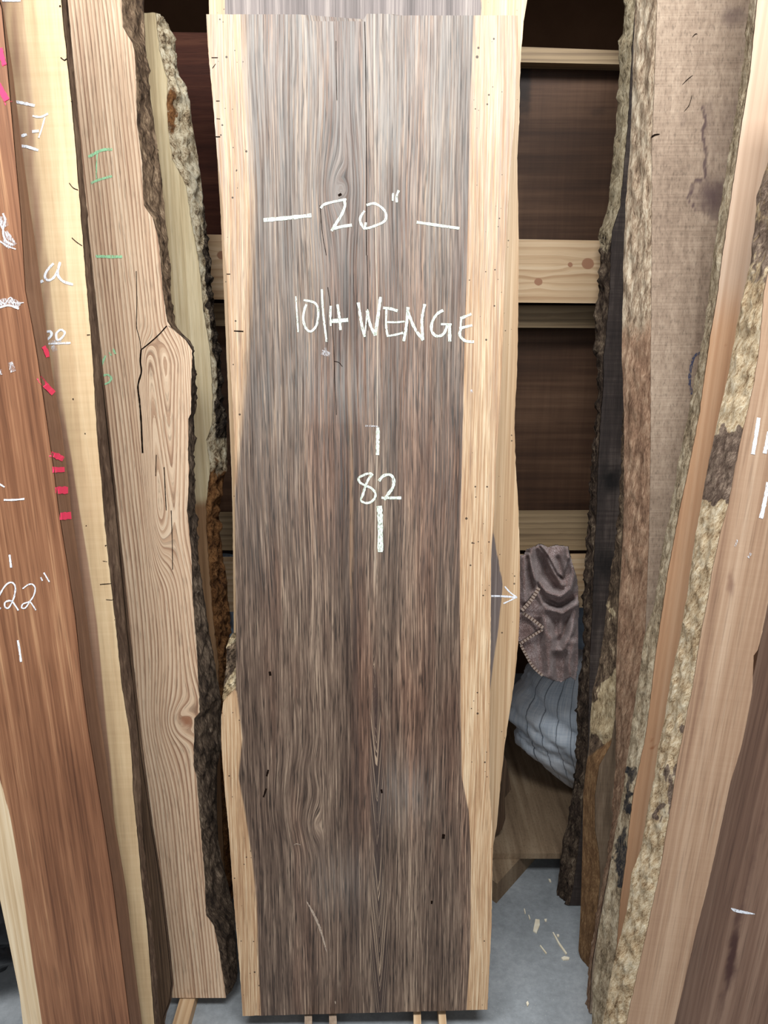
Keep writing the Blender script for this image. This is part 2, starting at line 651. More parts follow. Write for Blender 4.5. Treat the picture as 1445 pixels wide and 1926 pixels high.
M['grey'] = wood('grey_rough_sawn', [(0.05, (104, 86, 72)), (0.4, (144, 124, 106)), (0.7, (172, 152, 132)), (0.95, (198, 182, 164))],
                 F1=120, S1=40, w1=0.4, F2=14, S2=0.9, w2=0.45, pore=0.3, FP=260, SPO=90, saw=0.5, FS=240, band=0.6, stain=(88, 70, 66),
                 rough=0.8, bump=0.45)
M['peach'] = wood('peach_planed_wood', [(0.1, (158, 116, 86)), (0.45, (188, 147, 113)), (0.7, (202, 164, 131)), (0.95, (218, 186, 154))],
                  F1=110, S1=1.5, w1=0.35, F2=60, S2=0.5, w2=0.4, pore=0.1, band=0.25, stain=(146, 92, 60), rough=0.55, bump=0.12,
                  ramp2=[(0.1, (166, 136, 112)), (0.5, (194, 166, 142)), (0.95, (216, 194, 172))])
M['tan'] = wood('tan_brown_hardwood', [(0.1, (126, 94, 74)), (0.45, (164, 132, 106)), (0.7, (184, 154, 128)), (0.95, (204, 180, 156))],
                F1=110, S1=1.6, w1=0.5, F2=26, S2=0.5, w2=0.6, pore=0.22, FP=330, SPO=9, saw=0.12, stain=(108, 74, 62),
                rough=0.55, spec=0.4, bump=0.15)
M['brown'] = wood('mid_brown_hardwood', [(0.1, (78, 54, 44)), (0.45, (116, 88, 72)), (0.7, (138, 110, 92)), (0.95, (162, 136, 116))],
                  F1=100, S1=1.5, w1=0.5, F2=24, S2=0.5, w2=0.6, pore=0.25, FP=330, SPO=9, stain=(70, 44, 38),
                  rough=0.55, spec=0.4, bump=0.15)
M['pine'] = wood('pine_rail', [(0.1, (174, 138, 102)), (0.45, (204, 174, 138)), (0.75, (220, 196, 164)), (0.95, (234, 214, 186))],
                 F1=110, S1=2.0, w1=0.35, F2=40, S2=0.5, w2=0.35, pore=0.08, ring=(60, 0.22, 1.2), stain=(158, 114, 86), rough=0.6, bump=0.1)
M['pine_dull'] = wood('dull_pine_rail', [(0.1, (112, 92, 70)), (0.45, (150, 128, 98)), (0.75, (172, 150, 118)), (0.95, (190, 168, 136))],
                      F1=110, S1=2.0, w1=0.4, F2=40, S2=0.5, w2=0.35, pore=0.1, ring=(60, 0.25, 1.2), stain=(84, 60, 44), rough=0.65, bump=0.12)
M['panel'] = wood('brown_rack_panel', [(0.1, (44, 28, 20)), (0.45, (74, 51, 36)), (0.7, (96, 70, 52)), (0.95, (122, 96, 74))],
                  F1=60, S1=1.2, w1=0.4, F2=10, S2=0.6, w2=0.7, pore=0.1, saw=0.25, FS=60, band=0.5, stain=(34, 22, 15), rough=0.6, spec=0.25, bump=0.1)

M['red_panel'] = wood('dark_red_panel', [(0.1, (34, 16, 11)), (0.5, (58, 30, 21)), (0.9, (80, 48, 34))], F1=60, w1=0.4, band=0.4, rough=0.7, spec=0.1)
M['bark_oak'] = bark('oak_bark', [(0.15, (50, 38, 30)), (0.5, (104, 84, 66)), (0.8, (158, 134, 108)), (1.0, (196, 174, 146))], sx=100, sv=22, tilt=0.15,
                     second=[(0.15, (38, 30, 25)), (0.5, (80, 66, 54)), (0.85, (134, 116, 98)), (1.0, (180, 164, 144))], flakes=0.6)
M['bark_pale'] = bark('rotten_pale_bark', [(0.1, (70, 54, 38)), (0.32, (164, 142, 112)), (0.52, (214, 199, 168)), (1.0, (244, 238, 218))], sx=120, sv=60,
                      second=[(0.1, (52, 30, 16)), (0.5, (122, 82, 48)), (0.85, (170, 124, 80))], third=[(0.2, (28, 22, 20)), (0.55, (66, 56, 48)), (0.85, (150, 134, 112))], flakes=0.8)
M['bark_dark'] = bark('dark_bark', [(0.15, (30, 23, 20)), (0.5, (68, 55, 46)), (0.8, (112, 96, 80)), (1.0, (166, 150, 128))], sx=90, sv=26, flakes=0.6,
                      second=[(0.1, (90, 76, 58)), (0.45, (160, 144, 116)), (0.9, (212, 198, 170))])
M['bark_grey'] = bark('grey_inner_bark', [(0.1, (84, 66, 52)), (0.4, (148, 126, 104)), (0.65, (190, 172, 148)), (1.0, (224, 212, 190))], sx=110, sv=22, tilt=0.12,
                      second=[(0.1, (96, 70, 55)), (0.5, (142, 112, 90)), (0.9, (186, 158, 132))], flakes=0.45)
M['bark_rim'] = bark('thin_grey_live_edge', [(0.1, (92, 78, 60)), (0.45, (158, 140, 114)), (0.85, (206, 192, 166))], sx=110, sv=40,
                     second=[(0.1, (24, 23, 26)), (0.5, (48, 47, 50)), (0.9, (120, 108, 92))], flakes=0.4)
M['bark_fibre'] = bark('fibrous_pale_bark', [(0.08, (112, 84, 58)), (0.36, (176, 150, 116)), (0.62, (208, 188, 156)), (1.0, (238, 226, 202))], sx=120, sv=50, tilt=0.35,
                       second=[(0.1, (58, 46, 40)), (0.5, (108, 90, 78)), (0.9, (160, 140, 122))], flakes=0.6, dark=(84, 60, 42))
M['bark_chunk'] = bark('crumbling_bark', [(0.15, (40, 31, 26)), (0.5, (88, 72, 58)), (0.8, (138, 118, 96)), (1.0, (184, 166, 138))], sx=90, sv=26, flakes=0.6,
                       second=[(0.1, (100, 82, 60)), (0.5, (168, 148, 116)), (0.9, (216, 200, 168))],
                       third=[(0.1, (80, 57, 38)), (0.5, (116, 86, 58)), (0.9, (158, 126, 90))])
M['edge_brown'] = bark('dull_sawn_edge', [(0.1, (72, 54, 42)), (0.5, (108, 86, 70)), (0.9, (144, 120, 98))], sx=40, sv=8, bump=0.4, flakes=0.2)
M['edge_red'] = wood('dull_red_edge', [(0.1, (96, 64, 46)), (0.5, (132, 96, 74)), (0.9, (160, 124, 98))], F1=90, w1=0.4, rough=0.75, bump=0.2)

M['chalk'] = chalk_mat('white_chalk', (226, 238, 222), 0.45)
M['chalk2'] = chalk_mat('bluish_chalk', (236, 240, 248), 0.42)
M['chalk_soft'] = chalk_mat('rubbed_chalk', (214, 214, 218), 0.58)
M['green_chalk'] = chalk_mat('green_chalk', (168, 224, 176), 0.46)
M['pink_paint'] = flat('pink_spray_paint', (244, 62, 104), 0.6, 0.2)
M['crack'] = flat('recess_shade', (26, 18, 14), 0.95, 0.0)  # flat dark ribbons painting the shade inside open cracks and insect holes
M['scratch'] = chalk_mat('pale_scratch', (176, 158, 142), 0.45)
M['blue_crayon'] = chalk_mat('blue_crayon', (66, 72, 96), 0.52)


def xline(pts):
    ys = [p[1] for p in pts]
    xs = [p[0] for p in pts]
    return lambda y: float(np.interp(y, ys, xs))


def blob(px, py, x, y, rx, ry):
    return math.exp(-(((px - x) / rx) ** 2 + ((py - y) / ry) ** 2))


# ------------------------------------------------------------------ setting
def slab_structure(name, x0, x1, y0, y1, z0, z1, mat, attrs=False):
    v = [(x0, y0, z0), (x0, y1, z0), (x1, y1, z0), (x1, y0, z0), (x0, y0, z1), (x0, y1, z1), (x1, y1, z1), (x1, y0, z1)]
    o = mesh_obj(name, v, [(0, 1, 2, 3), (7, 6, 5, 4), (1, 0, 4, 5), (2, 1, 5, 6), (3, 2, 6, 7), (0, 3, 7, 4)], mat, ((x0 + x1) / 2, (y0 + y1) / 2, z0))
    o['kind'] = 'structure'
    return o


g = G('grey_concrete')
tc = g.N.new('ShaderNodeTexCoord')
P = tc.outputs['Object']
c1 = g.noise(P, 3.0, 6.0, 0.6)
c2 = g.noise(P, 60.0, 4.0, 0.7)
c3 = g.noise(P, 260.0, 2.0, 0.6)
t = g.mad(g.math('SUBTRACT', c1, 0.5), 1.2, g.mad(g.math('SUBTRACT', c2, 0.5), 0.4, 0.5))
colr = g.ramp(t, [(0.2, (108, 112, 115)), (0.5, (146, 151, 155)), (0.8, (182, 186, 190))])
colr = g.mix(g.math('MULTIPLY', g.smooth(c3, 0.66, 0.74), 0.5), colr, (206, 204, 198))
colr = g.mix(g.math('MULTIPLY', g.smooth(c3, 0.32, 0.26), 0.5), colr, (70, 64, 60))
M['concrete'] = g.finish(colr, 0.75, 0.3, g.bump(g.mad(c3, 0.3, c2), 0.25, 0.002))
slab_structure('floor', -3.0, 3.0, -3.0, 3.3, -0.1, 0.0, M['concrete'])
M['dark_wall'] = flat('dark_brown_wall', (84, 58, 40), 0.85, 0.1, (104, 74, 54), 4.0)
slab_structure('wall_back', -3.0, 3.0, 3.2, 3.3, 0.0, 3.2, M['dark_wall'])

# ------------------------------------------------------------------ timber rack behind the slabs
rack = bpy.data.objects.new('timber_rack', None)
rack.location = (0, 2.05, 0)
COL.objects.link(rack)
tag(rack, 'pine rail rack with brown panels standing behind all the slabs', 'rack')


def beam(name, y, top, bottom, th, x0, x1, mat, knots=(), nx=120, nz=18, label=None, stain=None):
    """horizontal timber; top/bottom edges given at two pixels each, at forward distance y"""
    def zl(pair):
        a, b = at_fwd(*pair[0], y), at_fwd(*pair[1], y)
        k = (b.z - a.z) / (b.x - a.x)
        return lambda x: a.z + k * (x - a.x)
    zt, zb = zl(top), zl(bottom)
    verts, gx, gv, bm_ = [], [], [], []
    ring = nz + 3
    for i in range(nx + 1):
        x = x0 + (x1 - x0) * i / nx
        T, Bz = zt(x), zb(x)
        pts = [(Bz + (T - Bz) * j / nz, y) for j in range(nz + 1)] + [(T, y + th), (Bz, y + th)]
        for j, (z, yy) in enumerate(pts):
            P = Vector((x, yy, z))
            verts.append(P)
            px, py = project(P)
            gxx = z + (yy - y)
            st = 0.0
            for (kx, ky, kr) in knots:
                ex = blob(px, py, kx, ky, kr * 3.0, kr * 1.8)
                kz = at_fwd(kx, ky, y).z
                gxx = gxx + (kz - z) * 0.0 + 0.012 * ex * (1 if z > kz else -1) * (1 - math.exp(-abs(z - kz) * 120))
                st = max(st, 1.2 * sstep(kr * 1.15, kr * 0.7, math.hypot(px - kx, (py - ky) * 1.1)))
            if stain:
                st = max(st, stain(px, py))
            gx.append(gxx)
            gv.append(x)
            bm_.append(st)
    faces = []
    for i in range(nx):
        for j in range(ring):
            k = (j + 1) % ring
            faces.append((i * ring + k, i * ring + j, (i + 1) * ring + j, (i + 1) * ring + k))
    faces.append(tuple(range(ring)))
    faces.append(tuple(nx * ring + j for j in reversed(range(ring))))
    o = mesh_obj(name, verts, faces, mat, (x0, y, zb(x0)), rack, dict(gx=gx, gv=gv, b=bm_, a=[0] * len(verts), dust=[0] * len(verts)))
    if label:
        o['label'] = label
    return o


XR = 1.25
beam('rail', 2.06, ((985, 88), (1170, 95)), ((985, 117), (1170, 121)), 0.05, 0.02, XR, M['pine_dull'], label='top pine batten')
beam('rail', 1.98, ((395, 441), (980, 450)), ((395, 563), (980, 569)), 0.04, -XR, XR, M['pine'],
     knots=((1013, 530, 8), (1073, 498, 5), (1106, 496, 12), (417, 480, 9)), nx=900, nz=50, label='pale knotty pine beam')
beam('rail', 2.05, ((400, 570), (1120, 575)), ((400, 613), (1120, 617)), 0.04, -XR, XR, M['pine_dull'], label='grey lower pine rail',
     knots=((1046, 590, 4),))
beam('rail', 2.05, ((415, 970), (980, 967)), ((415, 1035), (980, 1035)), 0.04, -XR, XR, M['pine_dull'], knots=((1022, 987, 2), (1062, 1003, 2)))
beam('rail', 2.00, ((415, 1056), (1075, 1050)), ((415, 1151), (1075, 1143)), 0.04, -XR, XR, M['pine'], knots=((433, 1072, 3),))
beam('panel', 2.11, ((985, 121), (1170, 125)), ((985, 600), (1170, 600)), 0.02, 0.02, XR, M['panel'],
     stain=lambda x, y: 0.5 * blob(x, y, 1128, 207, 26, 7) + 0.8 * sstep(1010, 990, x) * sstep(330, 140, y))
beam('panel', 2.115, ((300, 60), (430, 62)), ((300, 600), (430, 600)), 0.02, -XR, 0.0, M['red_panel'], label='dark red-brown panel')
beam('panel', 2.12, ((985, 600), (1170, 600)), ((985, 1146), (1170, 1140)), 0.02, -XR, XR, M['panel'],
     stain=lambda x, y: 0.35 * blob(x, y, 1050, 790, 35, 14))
for sx in (-1, 1):
    v = [(sx * 1.2 - .045, 2.135, 0), (sx * 1.2 - .045, 2.225, 0), (sx * 1.2 + .045, 2.225, 0), (sx * 1.2 + .045, 2.135, 0)]
    v += [(a, b, 2.7) for a, b, _ in v]
    mesh_obj('post', v, [(3, 2, 1, 0), (4, 5, 6, 7), (0, 1, 5, 4), (1, 2, 6, 5), (2, 3, 7, 6), (3, 0, 4, 7)], M['pine_dull'], (sx * 1.2, 2.18, 0), rack,
             dict(gx=[p[0] for p in v], gv=[p[2] for p in v], a=[0] * 8, b=[0] * 8, dust=[0] * 8))
# unseen deck added above the bay to block light from the gap
v = [(-1.6, 1.85, 2.72), (-1.6, 3.15, 2.72), (1.6, 3.15, 2.72), (1.6, 1.85, 2.72)]
v += [(a, b, 2.75) for a, b, _ in v]
mesh_obj('shade_deck', v, [(3, 2, 1, 0), (4, 5, 6, 7), (0, 1, 5, 4), (1, 2, 6, 5), (2, 3, 7, 6), (3, 0, 4, 7)], M['panel'], (0, 2.5, 2.72), rack,
         dict(gx=[p[1] for p in v], gv=[p[0] for p in v], a=[0] * 8, b=[0] * 8, dust=[0] * 8))

# ------------------------------------------------------------------ central wenge slab
plM1 = Plane(1.402, 4.5)
vM_top = plM1.hit(700, 25)[1]
M1_L = [(388, 27), (392, 100), (399, 172), (406, 257), (412, 320), (419, 386), (423, 480), (427, 523), (434, 694), (440, 800), (442, 866), (442, 960), (443, 1089), (444, 1200),
        (444, 1296), (434, 1306), (420, 1320), (416, 1350), (416, 1389), (419, 1440), (424, 1500), (431, 1569), (440, 1697), (451, 1826), (457, 1911)]
M1_R = [(977, 27), (973, 120), (967, 240), (961, 300), (955, 400), (951, 480), (946, 640), (940, 780), (933, 866), (930, 960), (924, 1046), (923, 1217), (920, 1390),
        (921, 1483), (927, 1570), (925, 1740), (917, 1899)]
sapL = xline([(457, 0), (460, 43), (479, 386), (470, 609), (461, 740), (444, 909), (430, 1000), (430, 1270), (446, 1303), (456, 1389), (449, 1461), (461, 1526), (474, 1612), (483, 1697), (487, 1826), (492, 1930)])
sapR = xline([(891, 0), (891, 28), (884, 215), (880, 429), (873, 694), (869, 866), (865, 1089), (867, 1346), (869, 1461), (882, 1526), (886, 1612), (885, 1783), (878, 1895)])


def wenge_a(px, py):
    l = sapL(py)
    wl = 22 + 40 * sstep(1000, 500, py) if py < 1000 else 10
    return max(sstep(l + wl, l - wl, px), sstep(sapR(py) - 4, sapR(py) + 4, px))


stripx = xline([(700, 1150), (706, 1300), (709, 1480), (710, 1600), (713, 1700), (716, 1930)])
striph = xline([(1, 1180), (4, 1260), (9, 1350), (12, 1450), (13, 1520), (6, 1600), (12, 1680), (17, 1780), (13, 1930)])


def wenge_c(px, py):
    d = abs(px - stripx(py))
    w = striph(py)
    vm = (1926 - py) * 0.00115
    return (sstep(1150, 1330, py) * sstep(w * 1.25, w * 0.75, d), 0.20 * vm - 0.0011 * 2.4 * d)


def wenge_dust(px, py):
    base = 0.75 * sstep(900, 150, py) + 0.30 * sstep(1300, 800, py)
    base += 0.45 * blob(px, py, 640, 720, 150, 70) * (1 if py < 800 or px > 712 or px < 560 else 0.25)
    base += 0.5 * blob(px, py, 760, 1490, 50, 60) + 0.35 * blob(px, py, 640, 1660, 60, 60)
    return min(0.8, base * 0.6)


def wenge_warp(px, py, gx, gv):
    for kx, ky, sx, sy, k, sc in ((642, 356, 34, 95, 0.8, 0.00098),):
        E = blob(px, py, kx, ky, sx, sy)
        if E > 0.002:
            off = (px - kx) * sc
            offn = off * (1 - k * E)
            r = math.hypot(px - kx, (py - ky) * 0.8) * sc * 0.55
            q = blob(px, py, kx, ky, sx * 0.55, sy * 0.35)
            gx = gx + (offn - off) * (1 - q) + (r - off) * q
    # bulge of the grain beside the low knot
    rr = math.hypot((px - 612) / 70.0, (py - 1500) / 62.0)
    gx += sstep(612, 590, px) * (0.018 * math.exp(-rr * rr) * ((py - 1500) / 50.0) * 0.5 + 0.012 * math.exp(-(rr - 0.9) ** 2 * 3))
    gx += 0.0016 * n1(px * 0.012, py * 0.004, 2.0) * 3
    return gx


def m1_top(u):
    px = project(plM1.pos(u, vM_top))[0]
    ysteps = 27 if px < 562 else (40 if px < 688 else (26 if px < 736 else 29))
    return plM1.hit(px, ysteps)[1] - 0.0006 * n1(u * 90, 0)


def m1_bot(u):
    px = project(plM1.pos(u, 0.05))[0]
    return plM1.hit(px, 1911 - (px - 457) * 12 / 460.0)[1] + 0.0015 * n1(u * 60, 4.0)


M1 = board('wenge_slab', plM1, M1_L, M1_R, M['wenge'], th=0.062, vb=plM1.hit(690, 1896)[1] + 0.003, vt=vM_top - 0.022, cols=150, dv=0.008, axis=((690, 1900), (683, 40)),
           jagL=0.0006, jagR=0.0006, masks=dict(a=wenge_a, c=wenge_c, dust=wenge_dust), warp=wenge_warp, top=m1_top, bot=m1_bot,
           label='wide dark wenge slab with pale sapwood edges and chalk lettering, front and centre', cat='slab')

cA = (480, 340, 3.4405)
strokes(M1, 'chalk_writing', cA, [([(55, 255), (190, 243), (365, 224)], 28), ([(425, 178), (445, 155), (500, 138), (590, 120)], 18),
        ([(578, 130), (581, 165), (560, 220), (525, 275), (495, 325)], 20), ([(498, 312), (560, 297), (626, 287)], 22),
        ([(708, 195), (685, 230), (680, 262), (695, 295), (712, 312)], 18), ([(716, 270), (718, 308), (800, 282), (840, 258), (848, 225), (835, 190), (800, 160), (765, 147), (722, 158)], 18),
        ([(893, 80), (890, 130)], 14), ([(930, 62), (916, 100), (917, 140)], 16), ([(1046, 268), (1180, 288), (1322, 308)], 20)], M['chalk'])
strokes(M1, 'chalk_writing', cA, [([(264, 748), (270, 850), (279, 980)], 11),
        ([(315, 772), (380, 787), (405, 820), (408, 880), (395, 940), (360, 975), (330, 955), (312, 900), (318, 840), (332, 800)], 17),
        ([(432, 702), (440, 850), (463, 1042)], 15), ([(490, 810), (487, 870), (490, 940)], 15), ([(485, 908), (540, 906), (602, 900)], 28),
        ([(533, 800), (545, 880), (553, 966)], 20),
        ([(668, 788), (690, 930), (710, 1010)], 20), ([(708, 1005), (718, 920), (728, 830)], 10), ([(725, 840), (745, 930), (778, 1002)], 22), ([(776, 1000), (795, 880), (812, 752)], 24),
        ([(828, 822), (875, 828), (922, 842)], 20), ([(850, 830), (848, 930), (856, 1000)], 16), ([(850, 914), (910, 916), (968, 910)], 14), ([(852, 1004), (900, 998), (957, 984)], 16),
        ([(990, 818), (980, 930), (962, 1038)], 22), ([(985, 835), (1030, 950), (1088, 1032)], 22), ([(1086, 1030), (1080, 900), (1098, 798)], 20),
        ([(1217, 838), (1175, 865), (1145, 920), (1145, 975), (1175, 1005), (1220, 990), (1248, 925)], 20), ([(1203, 928), (1272, 930)], 16), ([(1258, 930), (1260, 1040)], 24),
        ([(1328, 892), (1400, 862)], 20), ([(1335, 880), (1330, 945)], 14), ([(1322, 955), (1405, 935)], 18), ([(1332, 958), (1325, 1000), (1360, 1036), (1417, 1042)], 20)], M['chalk'])
cB = (600, 760, 6.418)
strokes(M1, 'chalk_writing', cB, [([(712, 285), (712, 400), (708, 615)], 46), ([(652, 862), (610, 835), (530, 862), (480, 895), (500, 950), (570, 985), (640, 1020), (682, 1080), (670, 1140), (620, 1185), (560, 1192), (510, 1160),
        (535, 1080), (562, 990), (600, 905), (640, 855)], 32), ([(725, 930), (770, 872), (840, 850), (885, 872), (905, 930), (890, 1010), (840, 1080), (790, 1155)], 42),
        ([(755, 1130), (850, 1132), (995, 1132)], 38), ([(730, 1228), (740, 1400), (742, 1785)], 74)], M['chalk'])
strokes(M1, 'chalk_smudge', cB, [([(560, 262), (640, 264), (722, 272)], 22)], M['chalk_soft'])
strokes(M1, 'chalk_smudge', (380, 480, 2.331), [([(525, 425), (560, 435)], 24), ([(540, 405), (545, 440)], 14), ([(1180, 590), (1185, 605)], 12)], M['chalk_soft'])
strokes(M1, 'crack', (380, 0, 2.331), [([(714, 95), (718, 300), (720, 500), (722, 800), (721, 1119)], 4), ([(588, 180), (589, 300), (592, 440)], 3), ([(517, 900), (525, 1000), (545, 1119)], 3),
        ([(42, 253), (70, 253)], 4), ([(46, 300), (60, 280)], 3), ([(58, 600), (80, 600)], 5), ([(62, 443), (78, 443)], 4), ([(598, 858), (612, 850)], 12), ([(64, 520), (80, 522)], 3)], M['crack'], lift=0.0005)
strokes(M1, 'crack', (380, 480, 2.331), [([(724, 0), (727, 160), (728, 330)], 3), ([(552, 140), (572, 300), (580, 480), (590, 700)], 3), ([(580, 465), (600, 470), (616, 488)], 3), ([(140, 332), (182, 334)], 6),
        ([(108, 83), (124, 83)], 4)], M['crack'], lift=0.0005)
strokes(M1, 'insect_hole', (380, 960, 2.331), [([(297, 706), (300, 724)], 12)], M['crack'], lift=0.0005)
strokes(M1, 'insect_hole', (380, 1440, 2.331), [([(291, 18), (284, 46)], 10), ([(282, 100), (270, 138)], 9), ([(786, 104), (790, 120)], 9), ([(1060, 300), (1058, 320)], 16), ([(1008, 592), (1007, 606)], 9)], M['crack'], lift=0.0005)
strokes(M1, 'scratch', (380, 1440, 2.331), [([(458, 592), (490, 650), (520, 720), (548, 820)], 12), ([(402, 348), (415, 342), (434, 347)], 4), ([(584, 1030), (586, 1045)], 6)], M['scratch'], taper=True)
# torn bark left on the slab's lower edge
plx = Plane(1.412, 4.5)
BS = board('torn_bark', plx, [(438, 1194), (431, 1202), (427, 1212), (426, 1240), (424, 1262), (421, 1290), (418, 1318)], [(446, 1190), (447, 1220), (447, 1262), (446, 1290), (446, 1318)], M['bark_chunk'],
           th=0.03, vb=plx.hit(430, 1318)[1], vt=plx.hit(430, 1196)[1], cols=10, dv=0.004, jagL=0.0015, axis=((430, 1318), (432, 1196)),
           masks=dict(a=lambda x, y: max(sstep(1218, 1203, y + (x - 436) * 0.8), sstep(1255, 1280, y + (x - 436) * 1.6))), relief=lambda u, v: 0.004 * fbm(u * 150, v * 90), top=lambda u: plx.hit(430, 1200)[1] + 0.016 * n1(u * 300, 1.0) + 0.25 * (u + 0.285))
BS.o.parent = M1.o
BS.o.location = Vector(BS.o.location) - Vector(M1.o.location)

# ------------------------------------------------------------------ second wenge slab behind it
plM2 = Plane(1.475, 4.9)
M2_L = [(393, -40), (393, 0), (394, 60), (415, 400), (436, 900), (438, 990), (438, 1000), (440, 1195), (448, 1300), (470, 1800)]
M2_R = [(995, -40), (992, 0), (985, 40), (979, 120), (977, 230), (973, 300), (976, 450), (975, 600), (973, 700), (968, 790), (970, 870), (975, 950), (978, 1040), (978, 1150), (975, 1210), (968, 1280), (958, 1345), (950, 1400), (941, 1480), (935, 1550), (928, 1590), (922, 1700)]
m2R = xline([(905, 0), (905, 900), (928, 1000), (946, 1100), (938, 1180), (928, 1250), (915, 1350), (905, 1900)])
M2 = board('wenge_slab', plM2, M2_L, M2_R, M['wenge_back'], th=0.055, vb=0.035, vt=2.35, cols=90, dv=0.012, axis=((690, 1900), (690, 0)), jagR=0.0008, jagL=0.0005,
           masks=dict(a=lambda x, y: max(sstep(m2R(y) - 5, m2R(y) + 5, x), sstep(428, 418, x) if y < 300 else sstep(448, 444, x))),
           label='taller wenge slab hidden behind the lettered slab, chalk arrow on its pale right edge', cat='slab')
strokes(M2, 'chalk_arrow', (380, 960, 2.331), [([(1268, 375), (1320, 376), (1382, 381)], 9), ([(1328, 333), (1350, 358), (1380, 380)], 7), ([(1380, 380), (1350, 395), (1322, 408)], 7)], M['chalk2'])

# ------------------------------------------------------------------ boards on the left
plL1 = Plane(1.10, 4.0)
L1h = xline([(-60, 1200), (0, 1467), (20, 1540), (40, 1656), (56, 1772), (76, 1905), (80, 1930)])
L1 = board('hardwood_board', plL1, [(-4, 1672), (0, 1692), (17, 1772), (37, 1872), (43, 1926)],
           [(-20, -60), (3, 17), (14, 133), (27, 282), (38, 399), (43, 480), (47, 546), (60, 613), (71, 679), (83, 762), (100, 879), (110, 960), (126, 1060), (141, 1159), (153, 1276), (166, 1375), (177, 1440), (196, 1556), (213, 1672), (229, 1805), (244, 1926)],
           M['redwood'], th=0.055, BR=[(-10, -60), (5, 17), (22, 133), (40, 282), (56, 399), (68, 480), (85, 613), (96, 696), (113, 796), (126, 895), (133, 960), (150, 1076), (166, 1193), (181, 1309), (200, 1440), (216, 1556), (236, 1672), (249, 1789), (266, 1926)],
           vt=2.25, cols=60, axis=((244, 1926), (60, 613)), masks=dict(a=lambda x, y: sstep(L1h(y) + 3, L1h(y) - 3, x)),
           barkR=M['edge_red'], ampR=0.0005, barkname='sawn_edge',
           label='reddish-brown board at far left with chalk 22 and pink paint on its edge', cat='board')
cC, cD, cE, cF = (0, 320, 6.017), (0, 620, 5.067), (0, 1000, 6.02), (0, 0, 6.017)
strokes(L1, 'chalk_writing', cC, [([(35, 490), (60, 560), (42, 640), (40, 720), (70, 800), (150, 845)], 24), ([(-40, 640), (5, 610), (45, 700)], 22), ([(-20, 790), (90, 860), (180, 895)], 16)], M['chalk2'])
strokes(L1, 'chalk_smudge', cC, [([(20, 520), (70, 640)], 90), ([(60, 700), (170, 850)], 70), ([(20, 800), (120, 870)], 60), ([(0, 1500), (120, 1480), (230, 1530)], 80)], M['chalk_soft'])
strokes(L1, 'chalk_writing', cC, [([(-30, 1565), (100, 1530), (215, 1570)], 26), ([(-20, 1450), (50, 1510), (120, 1440), (170, 1500), (270, 1500)], 12)], M['chalk2'])
strokes(L1, 'chalk_writing', cE, [([(110, 260), (128, 405)], 26), ([(-10, 730), (40, 640), (90, 585), (140, 575), (175, 620), (170, 700), (150, 770), (100, 860), (60, 850), (60, 800), (110, 780), (150, 800), (210, 890)], 20), ([(-20, 850), (10, 872)], 24),
        ([(258, 645), (320, 600), (370, 595), (400, 640), (385, 720), (340, 790), (290, 860), (248, 860), (260, 820), (310, 800), (350, 800), (408, 887)], 18), ([(463, 515), (482, 555)], 20), ([(498, 463), (562, 568)], 18),
        ([(203, 1228), (222, 1330), (240, 1472)], 27)], M['chalk2'])
strokes(L1, 'chalk_writing', cD, [([(-10, 1465), (45, 1500)], 18), ([(38, 1622), (130, 1622), (235, 1612)], 20)], M['chalk2'])
strokes(L1, 'chalk_smudge', cD, [([(100, 310), (130, 400)], 60), ([(5, 380), (10, 430)], 30)], M['chalk_soft'])
strokes(L1, 'pink_mark', cD, [([(410, 160), (436, 205), (452, 262)], 50), ([(370, 455), (440, 540), (508, 608)], 62), ([(478, 1182), (540, 1205), (600, 1235)], 62), ([(502, 1335), (560, 1335), (612, 1332)], 66), ([(528, 1530), (645, 1530)], 78), ([(568, 1780), (675, 1770)], 78)], M['pink_paint'])
strokes(L1, 'pink_mark', cF, [([(5, 545), (25, 640), (55, 745)], 62), ([(-40, 940), (30, 1050), (100, 1175)], 90)], M['pink_paint'])

plL2 = Plane(1.175, 4.0)
L2h = xline([(47, 0), (66, 166), (76, 300), (90, 432), (103, 560), (118, 700), (130, 820), (150, 960), (166, 1060), (183, 1176), (196, 1325), (208, 1440), (216, 1560), (240, 1930)])
L2 = board('hardwood_board', plL2, [(-130, 0), (-20, 960), (80, 1926)],
           [(112, -60), (115, 0), (126, 116), (138, 233), (146, 332), (158, 480), (163, 546), (169, 613), (176, 712), (183, 829), (191, 912), (196, 980), (208, 1093), (219, 1193), (229, 1292), (243, 1375), (248, 1440), (250, 1490), (257, 1556), (266, 1656), (276, 1739), (286, 1872), (290, 1926)],
           M['cream'], th=0.05, BR=[(117, -60), (121, 0), (134, 116), (147, 240), (158, 380), (166, 480), (174, 546), (186, 646), (193, 746), (199, 829), (216, 960), (229, 1126), (239, 1226), (249, 1292), (256, 1375), (263, 1473), (266, 1573), (282, 1706), (291, 1805), (299, 1926)],
           vt=2.3, cols=50, jagR=0.0008, axis=((288, 1926), (163, 546)), masks=dict(a=lambda x, y: sstep(L2h(y) + 8, L2h(y) - 8, x) * (0.52 + 0.5 * sstep(700, 1000, y) + 0.15 * n1(x * .08, y * .01))),
           barkR=M['edge_brown'], ampR=0.003, barkname='dull_edge',
           label='cream board with brown left streak and chalk letter a, beside the reddish board', cat='board')
strokes(L2, 'chalk_writing', cF, [([(165, 1150), (250, 1165), (395, 1197)], 40), ([(370, 1312), (460, 1325), (545, 1288)], 26), ([(510, 1330), (480, 1440), (440, 1560)], 20), ([(365, 1490), (442, 1482)], 36), ([(245, 1540), (305, 1522)], 36),
        ([(220, 1652), (310, 1662), (435, 1702)], 36), ([(10, 8), (120, 10), (235, 8)], 28)], M['chalk2'])
